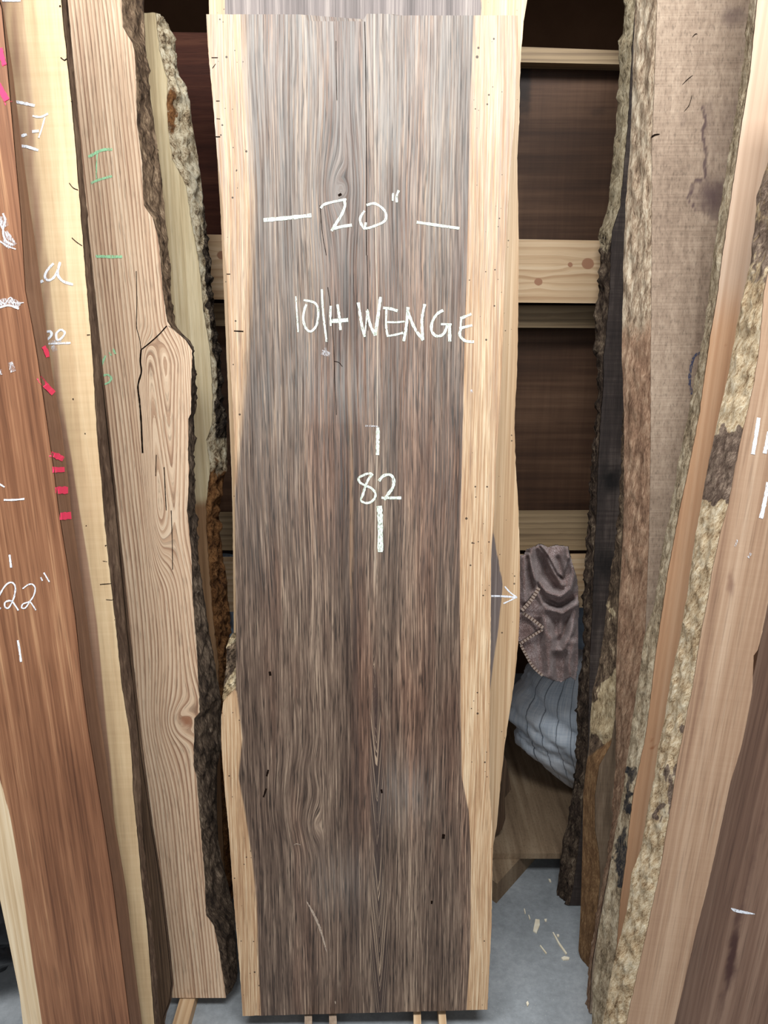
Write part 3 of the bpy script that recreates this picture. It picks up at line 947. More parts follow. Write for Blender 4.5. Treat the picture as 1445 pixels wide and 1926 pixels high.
strokes(L2, 'chalk_writing', cC, [([(608, 1055), (540, 1130), (510, 1200), (540, 1245), (600, 1225), (650, 1150), (682, 1040)], 32), ([(657, 1150), (662, 1200), (720, 1260), (830, 1296)], 32), ([(440, 1280), (490, 1250)], 38)], M['chalk2'])
strokes(L2, 'chalk_writing', cC, [([(522, 1832), (570, 1825), (584, 1868), (532, 1922)], 32), ([(690, 1800), (640, 1850), (650, 1920), (700, 1900), (735, 1840), (695, 1802)], 26), ([(525, 1966), (620, 1962), (800, 1955)], 24)], M['chalk2'])
strokes(L2, 'chalk_smudge', cC, [([(600, 1985), (625, 2050)], 60), ([(560, 1950), (700, 1940)], 50)], M['chalk_soft'])
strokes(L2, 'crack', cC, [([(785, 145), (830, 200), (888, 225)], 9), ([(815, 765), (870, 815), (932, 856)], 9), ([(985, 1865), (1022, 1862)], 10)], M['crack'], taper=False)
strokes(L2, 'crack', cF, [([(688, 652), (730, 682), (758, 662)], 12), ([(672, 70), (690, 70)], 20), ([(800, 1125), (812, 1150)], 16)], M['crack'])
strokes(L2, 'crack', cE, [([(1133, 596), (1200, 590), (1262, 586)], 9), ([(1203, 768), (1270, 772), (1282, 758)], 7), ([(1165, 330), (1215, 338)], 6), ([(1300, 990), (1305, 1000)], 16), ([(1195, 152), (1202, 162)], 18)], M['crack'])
strokes(L2, 'insect_hole', cD, [([(697, 655), (700, 668)], 12), ([(810, 985), (815, 995)], 11), ([(822, 1865), (825, 1872)], 11)], M['crack'])

plLb = Plane(1.335, 4.2)
Lb = board('hardwood_board', plLb, [(60, 0), (150, 960), (225, 1880)], [(124, 0), (160, 400), (190, 700), (217, 960), (240, 1200), (262, 1400), (284, 1556), (298, 1640), (308, 1722), (316, 1789), (322, 1850), (318, 1884), (306, 1916)],
           M['dark_plank'], th=0.04, vb=0.02, vt=2.3, cols=16, axis=((306, 1880), (190, 700)), barkR=M['edge_brown'], ampR=0.001, BR=[(126, 0), (162, 400), (193, 700), (221, 960), (245, 1200), (267, 1400), (287, 1556), (301, 1640), (312, 1722), (320, 1789), (325, 1850), (321, 1884), (308, 1910)],
           barkname='dull_edge', label='dark brown board squeezed between the cream board and the pale oak board', cat='board')

plL4 = Plane(1.462, 5.0)
OAK_L = [(121, -40), (124, 0), (136, 133), (150, 266), (159, 399), (168, 520), (181, 620), (192, 740), (202, 850), (217, 960), (229, 1126), (240, 1226), (252, 1330), (268, 1450), (282, 1556), (296, 1640), (306, 1722), (314, 1789), (324, 1880)]
OAK_R = [(226, -40), (228, 0), (231, 50), (249, 82), (252, 92), (256, 150), (257, 233), (266, 299), (270, 385), (286, 409), (296, 442), (301, 480), (306, 546), (314, 604), (322, 616), (350, 640), (362, 660), (360, 712), (359, 779), (354, 788), (354, 862), (356, 885), (352, 960),
         (360, 1043), (362, 1126), (369, 1209), (374, 1309), (375, 1340), (365, 1352), (364, 1440), (369, 1457), (377, 1556), (385, 1656), (387, 1720), (402, 1740), (412, 1789), (424, 1868)]
OAK_BR = [(267, -40), (269, 0), (272, 100), (284, 199), (298, 299), (308, 382), (314, 480), (318, 530), (324, 603), (345, 640), (364, 700), (364, 786), (362, 885), (366, 960), (372, 1060), (383, 1126), (396, 1209), (405, 1259), (414, 1309), (417, 1400), (408, 1440), (406, 1540), (414, 1610), (428, 1660), (440, 1720), (446, 1832), (430, 1862)]


def oak_warp(px, py, gx, gv):
    s = 0.00105
    xc = 318 + (py - 800) * 0.06
    dx = (px - xc)
    w = sstep(58, 22, abs(dx)) * sstep(600, 690, py) * sstep(1120, 940, py)
    f = math.sqrt((dx * s) ** 2 + 0.004 ** 2) - (1926 - py) * 0.00110 * 0.085
    gx = gx * (1 - w) + w * (f * 1.0 + 0.22)
    E = blob(px, py, 352, 1357, 60, 90)
    if E > 0.003:
        off = (px - 352) * s
        q = blob(px, py, 352, 1357, 26, 26)
        r = math.hypot(px - 352, py - 1357) * s * 0.9
        gx = gx + (off * (1 - 0.8 * E) - off) * (1 - q) + (r - off) * q
    gx += 0.002 * n1(px * 0.02, py * 0.005)
    return gx


L4 = board('oak_board', plL4, OAK_L, OAK_R, M['oak'], th=0.05, vb=plL4.hit(375, 1877)[1] + 0.003, vt=2.35, BR=OAK_BR, cols=56, dv=0.007, jagR=0.0012, axis=((324, 1880), (159, 399)),
           warp=oak_warp, masks=dict(b=lambda x, y: 0.75 * sstep(16, 4, math.hypot(x - 351, y - 1357))), bot=lambda u: plL4.hit(375, 1877)[1],
           barkR=M['bark_oak'], ampR=0.007, zoneR=lambda x, y: sstep(560, 700, y), segs=14,
           label='pale striped oak board with green chalk 6 and a long crack', cat='board')
strokes(L4, 'green_chalk_mark', cF, [([(1003, 1778), (1150, 1702), (1272, 1690)], 36), ([(1103, 1740), (1095, 1850), (1092, 2020)], 16)], M['green_chalk'])
strokes(L4, 'green_chalk_mark', cC, [([(1030, 150), (1120, 110), (1272, 68)], 32), ([(1082, 975), (1230, 980), (1385, 980)], 36)], M['green_chalk'])
strokes(L4, 'green_chalk_mark', cD, [([(1006, 248), (972, 340), (966, 445)], 22), ([(975, 440), (1030, 430), (1062, 460), (1042, 500), (985, 526)], 22), ([(1043, 215), (1062, 248)], 18), ([(1078, 183), (1102, 232)], 20)], M['green_chalk'])
cG = (0, 480, 3.0104)
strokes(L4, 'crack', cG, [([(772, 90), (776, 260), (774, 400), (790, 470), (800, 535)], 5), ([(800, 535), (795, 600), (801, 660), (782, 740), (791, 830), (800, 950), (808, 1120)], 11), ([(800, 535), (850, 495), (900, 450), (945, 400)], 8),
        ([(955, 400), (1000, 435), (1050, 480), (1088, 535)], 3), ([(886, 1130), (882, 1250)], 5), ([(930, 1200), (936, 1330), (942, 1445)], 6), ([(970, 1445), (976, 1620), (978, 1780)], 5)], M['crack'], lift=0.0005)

plL5 = Plane(1.655, 4.0)
L5_R = [(292, 24), (296, 60), (299, 93), (314, 150), (314, 233), (324, 299), (350, 349), (356, 399), (369, 465), (374, 497), (382, 580), (395, 663), (400, 746), (399, 796), (388, 829), (395, 879), (389, 929), (387, 977), (392, 1060), (400, 1159), (410, 1242), (412, 1340), (416, 1480), (420, 1600), (424, 1660), (415, 1700), (400, 1760)]
L5_BR = [(294, 22), (306, 38), (316, 50), (327, 73), (331, 116), (336, 150), (346, 163), (356, 193), (362, 249), (372, 299), (379, 365), (387, 442), (392, 480), (395, 513), (398, 563), (402, 613), (412, 663), (415, 746), (424, 786), (427, 869), (420, 895), (412, 960), (410, 977), (417, 1043), (425, 1093), (432, 1166), (430, 1212), (426, 1259), (420, 1325), (424, 1400), (432, 1480), (436, 1600), (438, 1680), (420, 1720), (402, 1770)]
v5 = plL5.hit(285, 24)[1]
sp_dark = xline([(372, 300), (382, 400), (386, 500), (388, 560), (398, 640), (408, 700), (405, 800), (400, 850)])
L5 = board('spalted_board', plL5, [(225, 20), (240, 400), (265, 800), (300, 1200), (345, 1700)], L5_R, M['spalt'], th=0.05, vb=0.01, vt=v5, BR=L5_BR, cols=40, dv=0.007, jagR=0.0015,
           axis=((380, 1500), (285, 150)), masks=dict(a=lambda x, y: sstep(880, 1010, y)), top=lambda u: v5 - 0.25 * max(0.0, u + 0.36) + 0.002 * n1(u * 80, 2),
           barkR=M['bark_pale'], ampR=0.011, zoneR=lambda x, y: max(sstep(850, 910, y), 0.75 * blob(x, y, 322, 205, 14, 70)), segs=14, fsv=38,
           zone2=lambda x, y: sstep(-6, 6, x - sp_dark(y) + 7 * n1(x * .08, y * .06, 3.0)) * sstep(290, 400, y) * sstep(850, 800, y),
           label='pale spalted board with crumbling rotten edge, behind the oak board', cat='board')
# ------------------------------------------------------------------ boards on the right
plR1 = Plane(1.79, 3.0)
R1_BL = [(1182, -40), (1180, 0), (1171, 90), (1161, 235), (1146, 386), (1133, 430), (1131, 470), (1128, 547), (1121, 640), (1119, 661), (1127, 671), (1131, 715), (1124, 799), (1119, 866), (1111, 950), (1104, 1054), (1100, 1130), (1103, 1224), (1090, 1273), (1087, 1337), (1090, 1400), (1080, 1480), (1068, 1554), (1060, 1580), (1052, 1650), (1049, 1680), (1062, 1704)]
R1_FL = [(1200, -40), (1197, 0), (1190, 90), (1182, 235), (1168, 386), (1152, 436), (1150, 470), (1148, 547), (1140, 640), (1136, 668), (1136, 722), (1130, 799), (1126, 866), (1124, 950), (1118, 1054), (1115, 1149), (1111, 1224), (1109, 1292), (1107, 1400), (1100, 1480), (1094, 1554), (1088, 1600), (1082, 1650), (1072, 1704)]
R1 = board('bark_edged_board', plR1, R1_FL, [(1260, 0), (1230, 500), (1200, 1000), (1160, 1500), (1130, 1706)], M['black_face'], th=0.05, vb=0.004, vt=2.5, BL=R1_BL, cols=30, axis=((1100, 1650), (1200, 100)), jagL=0.0015,
           masks=dict(b=lambda x, y: max(0.75 * blob(x, y, 1150, 905, 30, 36), 0.6 * blob(x, y, 1140, 1060, 30, 60))), barkL=M['bark_dark'], ampL=0.011, segs=14, zoneL=lambda x, y: 0.75 * sstep(520, 420, y),
           label='blackened board with dark shaggy bark, nearest the towel', cat='board')
plR2 = Plane(1.565, 4.0)
R2_FL = [(1240, -40), (1232, 0), (1200, 500), (1182, 900), (1172, 1000), (1163, 1149), (1160, 1262), (1158, 1350), (1150, 1400), (1128, 1440), (1120, 1495), (1120, 1560), (1127, 1600), (1130, 1650), (1126, 1695), (1119, 1760), (1117, 1834)]
R2_BL = [(1225, -40), (1216, 0), (1184, 500), (1172, 860), (1165, 1000), (1150, 1080), (1143, 1150), (1136, 1200), (1128, 1250), (1116, 1300), (1112, 1340), (1110, 1400), (1104, 1440), (1098, 1495), (1097, 1584), (1095, 1650), (1093, 1717), (1089, 1788), (1102, 1832)]
R2 = board('bark_edged_board', plR2, R2_FL, [(1330, -40), (1290, 500), (1250, 1000), (1200, 1500), (1160, 1834)], M['taupe'], th=0.05, vb=0.004, vt=2.35, BL=R2_BL, cols=24, axis=((1125, 1800), (1230, 100)),
           barkL=M['bark_chunk'], ampL=0.008, segs=14, zoneL=lambda x, y: max(sstep(1265, 1315, y + (x - 1135) * 1.6) * sstep(1425, 1385, y - (x - 1135) * 1.2), 0.8 * blob(x, y, 1150, 1150, 12, 18)),
           zone2=lambda x, y: sstep(1395, 1440, y + (x - 1115) * 0.8), ampf=lambda x, y: 1.0 - 0.85 * sstep(1400, 1450, y),
           label='taupe board with crumbling bark above and a bare brown edge below', cat='board')
plR3 = Plane(1.45, 4.5)
R3_BL = [(1200, -40), (1197, 0), (1191, 151), (1188, 268), (1178, 386), (1175, 470), (1171, 648), (1175, 782), (1175, 950), (1170, 1073), (1164, 1149), (1160, 1262), (1160, 1440), (1157, 1470), (1155, 1547), (1142, 1630), (1126, 1724), (1110, 1820)]
R3_FL = [(1240, -40), (1237, 0), (1232, 151), (1227, 268), (1227, 470), (1225, 681), (1225, 815), (1223, 950), (1221, 1035), (1215, 1186), (1205, 1262), (1190, 1375), (1180, 1454), (1169, 1526), (1158, 1578), (1146, 1640), (1130, 1724), (1114, 1820)]


def r3_stain_shade(x, y):
    e = xline([(1340, 0), (1345, 60), (1420, 100), (1320, 190), (1326, 225), (1321, 250), (1326, 290), (1325, 330), (1304, 345), (1295, 375), (1310, 400), (1345, 420), (1400, 470)])(y)
    s = 0.34 * sstep(e - 8, e + 6, x) * sstep(150, 200, y) * sstep(480, 410, y)  # right of the edge: water stain plus painted-in shadow of board R4
    s += 0.6 * blob(x, y, 1378, 30, 34, 30) + 0.36 * blob(x, y, 1345, 375, 32, 38) + 0.3 * blob(x, y, 1285, 225, 34, 30)
    s += 0.9 * sstep(4, 1, abs(x - e)) * sstep(190, 200, y) * sstep(400, 390, y) * 0.6
    return s


R3 = board('rough_sawn_board', plR3, R3_FL, [(1470, -40), (1440, 500), (1370, 1000), (1290, 1500), (1220, 1820)], M['grey'], th=0.06, vb=0.004, vt=2.3, BL=R3_BL, cols=60, dv=0.008, jagL=0.001, axis=((1165, 1700), (1250, 100)),
           masks=dict(b=r3_stain_shade), barkL=M['bark_grey'], ampL=0.006, segs=16, zoneL=lambda x, y: sstep(480, 760, y), fsv=22,
           label='wide grey rough-sawn board with water stains and a fibrous reddish bark edge', cat='board')
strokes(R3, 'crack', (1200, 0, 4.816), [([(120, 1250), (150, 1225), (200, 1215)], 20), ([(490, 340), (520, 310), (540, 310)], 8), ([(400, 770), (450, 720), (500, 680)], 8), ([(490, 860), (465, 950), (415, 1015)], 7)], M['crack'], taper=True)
strokes(R3, 'crayon_mark', (960, 480, 2.979), [([(1070, 545), (1030, 570), (1010, 640), (1005, 720), (1020, 780)], 18)], M['blue_crayon'])
plR4 = Plane(1.30, 4.2)
R4_BL = [(1420, -40), (1413, 0), (1400, 134), (1383, 235), (1366, 336), (1346, 460), (1334, 564), (1326, 631), (1296, 782), (1275, 883), (1264, 960), (1252, 1010), (1241, 1083), (1233, 1135), (1214, 1197), (1206, 1260), (1197, 1312), (1188, 1384), (1180, 1443), (1176, 1475), (1165, 1537), (1155, 1589), (1144, 1662), (1132, 1724), (1128, 1739), (1120, 1806), (1116, 1854), (1115, 1926)]
R4_FL = [(1430, -40), (1425, 0), (1412, 134), (1396, 235), (1380, 345), (1360, 480), (1349, 564), (1337, 631), (1316, 782), (1296, 883), (1279, 960), (1270, 1010), (1256, 1083), (1241, 1187), (1233, 1239), (1225, 1312), (1215, 1388), (1205, 1433), (1192, 1495), (1184, 1558), (1178, 1620), (1169, 1682), (1164, 1739), (1161, 1779), (1152, 1839), (1137, 1926)]
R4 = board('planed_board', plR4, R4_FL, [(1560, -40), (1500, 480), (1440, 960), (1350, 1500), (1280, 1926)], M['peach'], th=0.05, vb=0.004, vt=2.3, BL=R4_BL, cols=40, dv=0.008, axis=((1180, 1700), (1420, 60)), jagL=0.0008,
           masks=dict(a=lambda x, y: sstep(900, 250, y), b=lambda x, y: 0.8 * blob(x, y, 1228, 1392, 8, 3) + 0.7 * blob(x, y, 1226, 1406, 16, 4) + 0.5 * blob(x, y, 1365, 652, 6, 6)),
           barkL=M['bark_rim'], ampL=0.005, segs=12, zoneL=lambda x, y: max(1.1 * blob(x, y, 1188, 1455, 9, 20), 1.1 * blob(x, y, 1180, 1510, 7, 40), 1.2 * blob(x, y, 1171, 1620, 14, 60)),
           label='narrow peach planed board with grey live edge and black mould spots', cat='board')
plR5 = Plane(1.155, 4.0)
R5_BL = [(1475, 200), (1445, 310), (1426, 369), (1416, 480), (1406, 530), (1391, 597), (1373, 698), (1356, 772), (1343, 832), (1329, 900), (1319, 960), (1310, 1006), (1300, 1073), (1293, 1125), (1283, 1187), (1275, 1229), (1264, 1270), (1254, 1343), (1246, 1380), (1240, 1402), (1232, 1464), (1223, 1506), (1215, 1558), (1207, 1599), (1190, 1641), (1184, 1693), (1175, 1739), (1162, 1784), (1150, 1839), (1135, 1926)]
R5_FL = [(1500, 250), (1470, 400), (1438, 547), (1433, 614), (1426, 681), (1413, 748), (1396, 819), (1383, 883), (1369, 960), (1355, 1006), (1341, 1073), (1333, 1125), (1320, 1187), (1312, 1239), (1304, 1291), (1293, 1343), (1283, 1395), (1275, 1433), (1263, 1516), (1252, 1578), (1242, 1641), (1230, 1693), (1219, 1745), (1208, 1795), (1193, 1860), (1179, 1926)]
R5_R = [(1560, 700), (1475, 1000), (1443, 1143), (1434, 1190), (1426, 1222), (1418, 1233), (1415, 1306), (1396, 1400), (1374, 1473), (1353, 1571), (1331, 1670), (1310, 1751), (1284, 1863), (1269, 1926)]


def r5_zone(x, y):
    t = n1(x * 0.09, y * 0.05) * 0.3
    z = sstep(802, 815, y) * sstep(948, 935, y)
    z = max(z, 1.2 * blob(x, y, 1276, 1440, 9, 26), 1.1 * blob(x, y, 1252, 1450, 5, 18), 1.2 * blob(x, y, 1264, 1505, 9, 44), 1.1 * blob(x, y, 1240, 1530, 8, 20), 1.2 * blob(x, y, 1286, 1365, 11, 18), 0.6 * sstep(620, 480, y))
    return z + t * (z > 0.05)


R5 = board('hardwood_slab', plR5, R5_FL, R5_R, M['tan'], th=0.055, vb=0.004, vt=2.0, BL=R5_BL, cols=50, dv=0.008, axis=((1230, 1926), (1410, 960)), jagL=0.0008, jagR=0.0004,
           masks=dict(b=lambda x, y: 0.5 * blob(x, y, 1375, 1100, 12, 40) + 0.35 * blob(x, y, 1320, 1330, 8, 120)),
           barkL=M['bark_fibre'], ampL=0.006, segs=18, zoneL=r5_zone, fsv=34,
           label='tan slab with pale fibrous bark edge and white chalk ticks, right side', cat='slab')
cH = (1330, 660, 4.815)
strokes(R5, 'chalk_mark', cH, [([(468, 605), (445, 760), (415, 935)], 40), ([(560, 730), (545, 820), (522, 928)], 40), ([(556, 1190), (515, 1400), (488, 1515)], 42)], M['chalk2'])
strokes(R5, 'chalk_smudge', cH, [([(275, 1710), (255, 1770)], 22), ([(400, 1830), (370, 1870)], 26)], M['chalk_soft'])
plR6 = Plane(1.228, 4.0)
R6 = board('hardwood_slab', plR6, [(1470, 1000), (1422, 1250), (1385, 1400), (1340, 1571), (1300, 1751), (1255, 1926)], [(1640, 900), (1560, 1926)], M['brown'], th=0.05, vb=0.004, vt=1.6, cols=40, dv=0.01,
           axis=((1300, 1926), (1450, 1250)), masks=dict(b=lambda x, y: 0.42 * sstep(12, 2, abs(x - (1442 - (y - 1500) * 0.22))) * sstep(1450, 1550, y) + 0.5 * blob(x, y, 1380, 1800, 16, 90)),
           label='mid-brown slab in the bottom right corner with one chalk dash', cat='slab')
strokes(R6, 'chalk_mark', (1250, 1100, 2.333), [([(292, 1418), (320, 1430), (398, 1444)], 16)], M['chalk2'], taper=True)

# ------------------------------------------------------------------ things in the bay between the slabs
def extrude(name, pts, depth, mat, parent=None):
    """closed outline (world points) pushed back by the vector depth"""
    n = len(pts)
    v = [Vector(p) for p in pts] + [Vector(p) + Vector(depth) for p in pts]
    f = [tuple(range(n)), tuple(reversed(range(n, 2 * n)))]
    for i in range(n):
        j = (i + 1) % n
        f.append((j, i, i + n, j + n))
    zmin = min(p.z for p in v)
    c = sum((p for p in v), Vector()) / (2 * n)
    return mesh_obj(name, v, f, mat, (c.x, c.y, zmin), parent, dict(gx=[p.x for p in v], gv=[p.y + p.z for p in v], a=[0] * (2 * n), b=[0] * (2 * n), dust=[0] * (2 * n)))


M['ply'] = wood('dusty_plywood', [(0.1, (96, 76, 58)), (0.5, (140, 118, 94)), (0.9, (176, 156, 130))], F1=40, S1=4, w1=0.4, band=0.8, pore=0.2, FP=200, SPO=120, rough=0.8)
p1, p2 = at_height(880, 1606, 0.085), at_height(1085, 1606, 0.085)
o = extrude('plywood_base', [(p1.x, 1.90, 0.085), (p2.x + 0.35, 1.90, 0.085), (p2.x + 0.35, 2.80, 0.085), (p1.x, 2.80, 0.085)], (0, 0, -0.018), M['ply'])
tag(o, 'dusty plywood base board lying on a block under the sack', 'board')
zt = 0.066
b1, b2, b3 = at_height(935.5, 1662, zt), at_height(981, 1612, zt), at_height(905, 1640, zt)
dirb = (b2 - b1)
o = extrude('base_block', [b3, b1, b1 + dirb * 4.2, b3 + dirb * 4.2], (0, 0, -zt), M['ply'])
tag(o, 'short diagonal wooden block propping up the plywood base', 'block')
pts = [at_fwd(920 + x / 6.017, 1280 + y / 6.017, 1.965) for x, y in [(-60, 700), (170, 850), (205, 930), (250, 1230), (178, 1330), (186, 1560), (150, 1680), (40, 1800), (-60, 1830)]]
o = extrude('wood_offcut', pts, (0, 0.015, 0), M['dark_plank'])
zm = min(p.z for p in pts)
tag(o, 'thin dark offcut with a jagged edge standing behind the wenge slabs', 'offcut')


def bag(name, cx, cy, z0, z1, rx, ry, shear, mat, folds, seed, nu=90, nv=70, label=None, cat='sack', squash=2.4):
    v, f, ux, uv_ = [], [], [], []
    for i in range(nv + 1):
        t = i / nv
        z = z0 + (z1 - z0) * t
        s = 2 * t - 1
        prof = max(0.0, 1 - abs(s) ** squash) ** (1 / squash)
        prof *= 0.62 + 0.38 * sstep(0.0, 0.55, t)
        for j in range(nu):
            a = 2 * math.pi * j / nu
            c, sn = math.cos(a), math.sin(a)
            fd = 0.0
            for (k, m, ph, am) in folds:
                w = k * (t + m * c * 0.5) + ph
                fd += am * (abs(math.sin(w * math.pi)) ** 0.6 - 0.6)
            fd += 0.016 * fbm(c * 2.4 + seed, sn * 2.4, t * 3.2) + 0.006 * fbm(c * 9 + seed, sn * 9, t * 16)
            r = prof * (1 + fd * 4.0 * min(1, prof * 2))
            x = cx + shear * (1 - t) ** 1.5 + rx * r * c
            y = cy + ry * r * sn
            v.append((x, y, z + 0.02 * prof * math.sin(3 * a + seed) * (1 - t) * t))
            ux.append(c * rx)
            uv_.append(t)
    for i in range(nv):
        for j in range(nu):
            k = (j + 1) % nu
            f.append((i * nu + j, i * nu + k, (i + 1) * nu + k, (i + 1) * nu + j))
    f.append(tuple(reversed(range(nu))))
    f.append(tuple(nv * nu + j for j in range(nu)))
    o = mesh_obj(name, v, f, mat, (cx, cy, z0), None, dict(gx=ux, gv=uv_), smooth=True)
    if label:
        tag(o, label, cat)
    return o


g = G('woven_white_sack')
gx, gv = g.attr('gx'), g.attr('gv')
wv = g.noise(g.vec(g.math('MULTIPLY', gx, 340), g.math('MULTIPLY', gv, 6), 1.0), 1.0, 3.0)
wh = g.noise(g.vec(g.math('MULTIPLY', gx, 14), g.math('MULTIPLY', gv, 160), 2.0), 1.0, 2.0)
big = g.noise(g.vec(g.math('MULTIPLY', gx, 20), g.math('MULTIPLY', gv, 5), 3.0), 1.0, 4.0)
t = g.mad(g.math('SUBTRACT', wv, 0.5), 0.9, g.mad(g.math('SUBTRACT', wh, 0.5), 0.4, g.mad(g.math('SUBTRACT', big, 0.5), 0.8, 0.55)))
cl = g.ramp(t, [(0.1, (160, 174, 190)), (0.45, (208, 218, 230)), (0.8, (240, 244, 250))])
fr = g.math('FRACT', g.math('MULTIPLY', gx, 26))
cl = g.mix(g.math('MULTIPLY', g.math('LESS_THAN', fr, 0.07), 0.7), cl, (60, 72, 90))
M['sack'] = g.finish(cl, 0.5, 0.4, g.bump(g.mad(wh, 0.5, wv), 0.3, 0.002))
cS = at_fwd(1085, 1400, 2.21)
bag('woven_sack', cS.x + 0.0, 2.215, 0.085, 0.56, 0.225, 0.165, 0.05, M['sack'], [(3.4, 0.55, 0.2, 0.03), (5.2, 0.75, 0.5, 0.016)], 2.2,
    label='white woven plastic sack slumped on the plywood base below the towel', cat='sack')
M['tarp'] = flat('crumpled_blue_plastic', (120, 140, 164), 0.35, 0.5, (190, 204, 218), 14.0)
cT = at_fwd(1125, 1200, 2.58)
bag('plastic_bag', cT.x, 2.60, 0.085, 0.66, 0.20, 0.13, 0.0, M['tarp'], [(4.4, 0.6, 0.3, 0.03), (7.0, 0.8, 0.1, 0.02)], 7.7, nu=60, nv=40,
    label='blue plastic bag glimpsed in the dark behind the towel', cat='bag')
sv_, sf_ = [], []
for i in range(25):
    for j in range(13):
        xx, yy = 396 + 52 * j / 12, 1048 + 150 * i / 24 - (7 * math.sin(j / 12 * 3.0) if i == 0 else 0)
        sv_.append(at_fwd(xx, yy, 2.075 + 0.012 * fbm(xx * 0.12, yy * 0.07, 4.0)))
sv_ += [v + Vector((0, 0.0015, 0)) for v in sv_]
for i in range(24):
    for j in range(12):
        q = (i * 13 + j, (i + 1) * 13 + j, (i + 1) * 13 + j + 1, i * 13 + j + 1)
        sf_.append(q)
        sf_.append(tuple(k + 325 for k in reversed(q)))
tag(mesh_obj('plastic_sheet', sv_, sf_, M['tarp'], sv_[24 * 13 + 6], None, None, smooth=True), 'crumpled bluish plastic sheet hanging behind the rail in the left gap', 'plastic sheet')
M['black_plastic'] = flat('black_plastic', (14, 14, 16), 0.3, 0.5, (26, 26, 30), 10.0)

# towel draped over the lower rail -----------------------------------------
g = G('brown_terry_towel')
tc = g.N.new('ShaderNodeTexCoord')
q1 = g.noise(tc.outputs['Object'], 420, 3.0, 0.7)
q2 = g.noise(tc.outputs['Object'], 26, 3.0, 0.6)
cl = g.ramp(g.mad(g.math('SUBTRACT', q1, 0.5), 1.0, g.mad(g.math('SUBTRACT', q2, 0.5), 0.5, 0.5)), [(0.25, (86, 62, 56)), (0.5, (150, 124, 118)), (0.8, (236, 222, 222))])
M['towel'] = g.finish(cl, 0.95, 0.1, g.bump(q1, 0.8, 0.004))
g.bsdf.inputs['Sheen Weight'].default_value = 0.35
g = G('striped_towel_hem')
st = g.math('FRACT', g.math('MULTIPLY', g.attr('gv'), 110))
M['hem'] = g.finish(g.mix(g.math('GREATER_THAN', st, 0.62), (190, 170, 156), (112, 88, 78)), 0.9, 0.1)

YT = 1.955


def tp(px, py, d=0.0):
    return at_fwd(px, py, YT - d)


def hem(path, w, d, parent):
    P = smooth_poly(path, 10)
    v, f, gv = [], [], []
    L = 0.0
    for back in (0, 1):
        L = 0.0
        for k, (x, y) in enumerate(P):
            a, b = P[max(0, k - 1)], P[min(len(P) - 1, k + 1)]
            l = math.hypot(b[0] - a[0], b[1] - a[1]) or 1
            nx, ny = -(b[1] - a[1]) / l, (b[0] - a[0]) / l
            if k:
                L += math.hypot(x - P[k - 1][0], y - P[k - 1][1]) * 0.00148
            for s in (-1, 1):
                v.append(tp(x + nx * w * s / 2, y + ny * w * s / 2, d - back * 0.006))
                gv.append(L)
    m = len(P)
    o2 = 2 * m
    for k in range(m - 1):
        a = 2 * k
        f += [(a, a + 1, a + 3, a + 2), (a + 2 + o2, a + 3 + o2, a + 1 + o2, a + o2), (a, a + 2, a + 2 + o2, a + o2), (a + 1 + o2, a + 3 + o2, a + 3, a + 1)]
    return mesh_obj('hem', v, f, M['hem'], parent.location, parent, dict(gv=gv))


def seg_dist(x, y, poly):
    best = (1e9, 0.0)
    for (x0, y0), (x1, y1) in zip(poly, poly[1:]):
        dx, dy = x1 - x0, y1 - y0
        L2_ = dx * dx + dy * dy or 1e-6
        t = max(0.0, min(1.0, ((x - x0) * dx + (y - y0) * dy) / L2_))
        d = math.hypot(x - x0 - t * dx, y - y0 - t * dy)
        if d < abs(best[0]):
            best = (d if (dx * (y - y0) - dy * (x - x0)) >= 0 else -d, t)
    return best[0]


def inside(x, y, poly):
    c = False
    for (x0, y0), (x1, y1) in zip(poly, poly[1:] + poly[:1]):
        if (y0 > y) != (y1 > y) and x < (x1 - x0) * (y - y0) / (y1 - y0) + x0:
            c = not c
    return c


# folds: ridge or valley lines (path, height m, half width px)
FOLDS = [([(1000, 1030), (999, 1060), (1008, 1092), (1028, 1114), (1054, 1122), (1072, 1108), (1079, 1080), (1076, 1050)], 0.042, 8),
         ([(1014, 1030), (1030, 1050), (1044, 1078), (1058, 1100)], 0.030, 6), ([(1068, 1032), (1066, 1060), (1060, 1098)], 0.026, 7),
         ([(1022, 1048), (1026, 1080), (1044, 1104)], -0.030, 7), ([(1050, 1050), (1056, 1075), (1058, 1096)], -0.020, 5),
         ([(1010, 1100), (1026, 1130), (1050, 1140), (1078, 1130)], -0.034, 6), ([(1012, 1112), (1030, 1145), (1060, 1154), (1086, 1130)], 0.030, 7),
         ([(1022, 1150), (1030, 1200), (1034, 1270)], 0.022, 9), ([(1046, 1165), (1046, 1230), (1050, 1280)], -0.026, 8), ([(1012, 1170), (1014, 1220), (1018, 1262)], -0.016, 7),
         ([(1084, 1140), (1074, 1190), (1058, 1224), (1044, 1222), (1040, 1200)], 0.030, 7), ([(1066, 1160), (1060, 1195), (1052, 1205)], -0.028, 6),
         ([(1078, 1210), (1070, 1250), (1074, 1280)], 0.026, 8), ([(1062, 1230), (1060, 1280)], -0.020, 6), ([(992, 1050), (996, 1085), (1004, 1110)], -0.016, 4), ([(984, 1050), (986, 1090), (988, 1130)], 0.018, 7)]
FLAPS = [([(940, 1040), (998, 1040), (1008, 1080), (1014, 1107), (982, 1148), (940, 1180)], 0.030), ([(940, 1130), (984, 1152), (1023, 1182), (978, 1211), (940, 1230)], 0.018),
         ([(1012, 1024), (1070, 1026), (1074, 1046), (1060, 1088), (1048, 1080), (1030, 1046)], 0.030)]
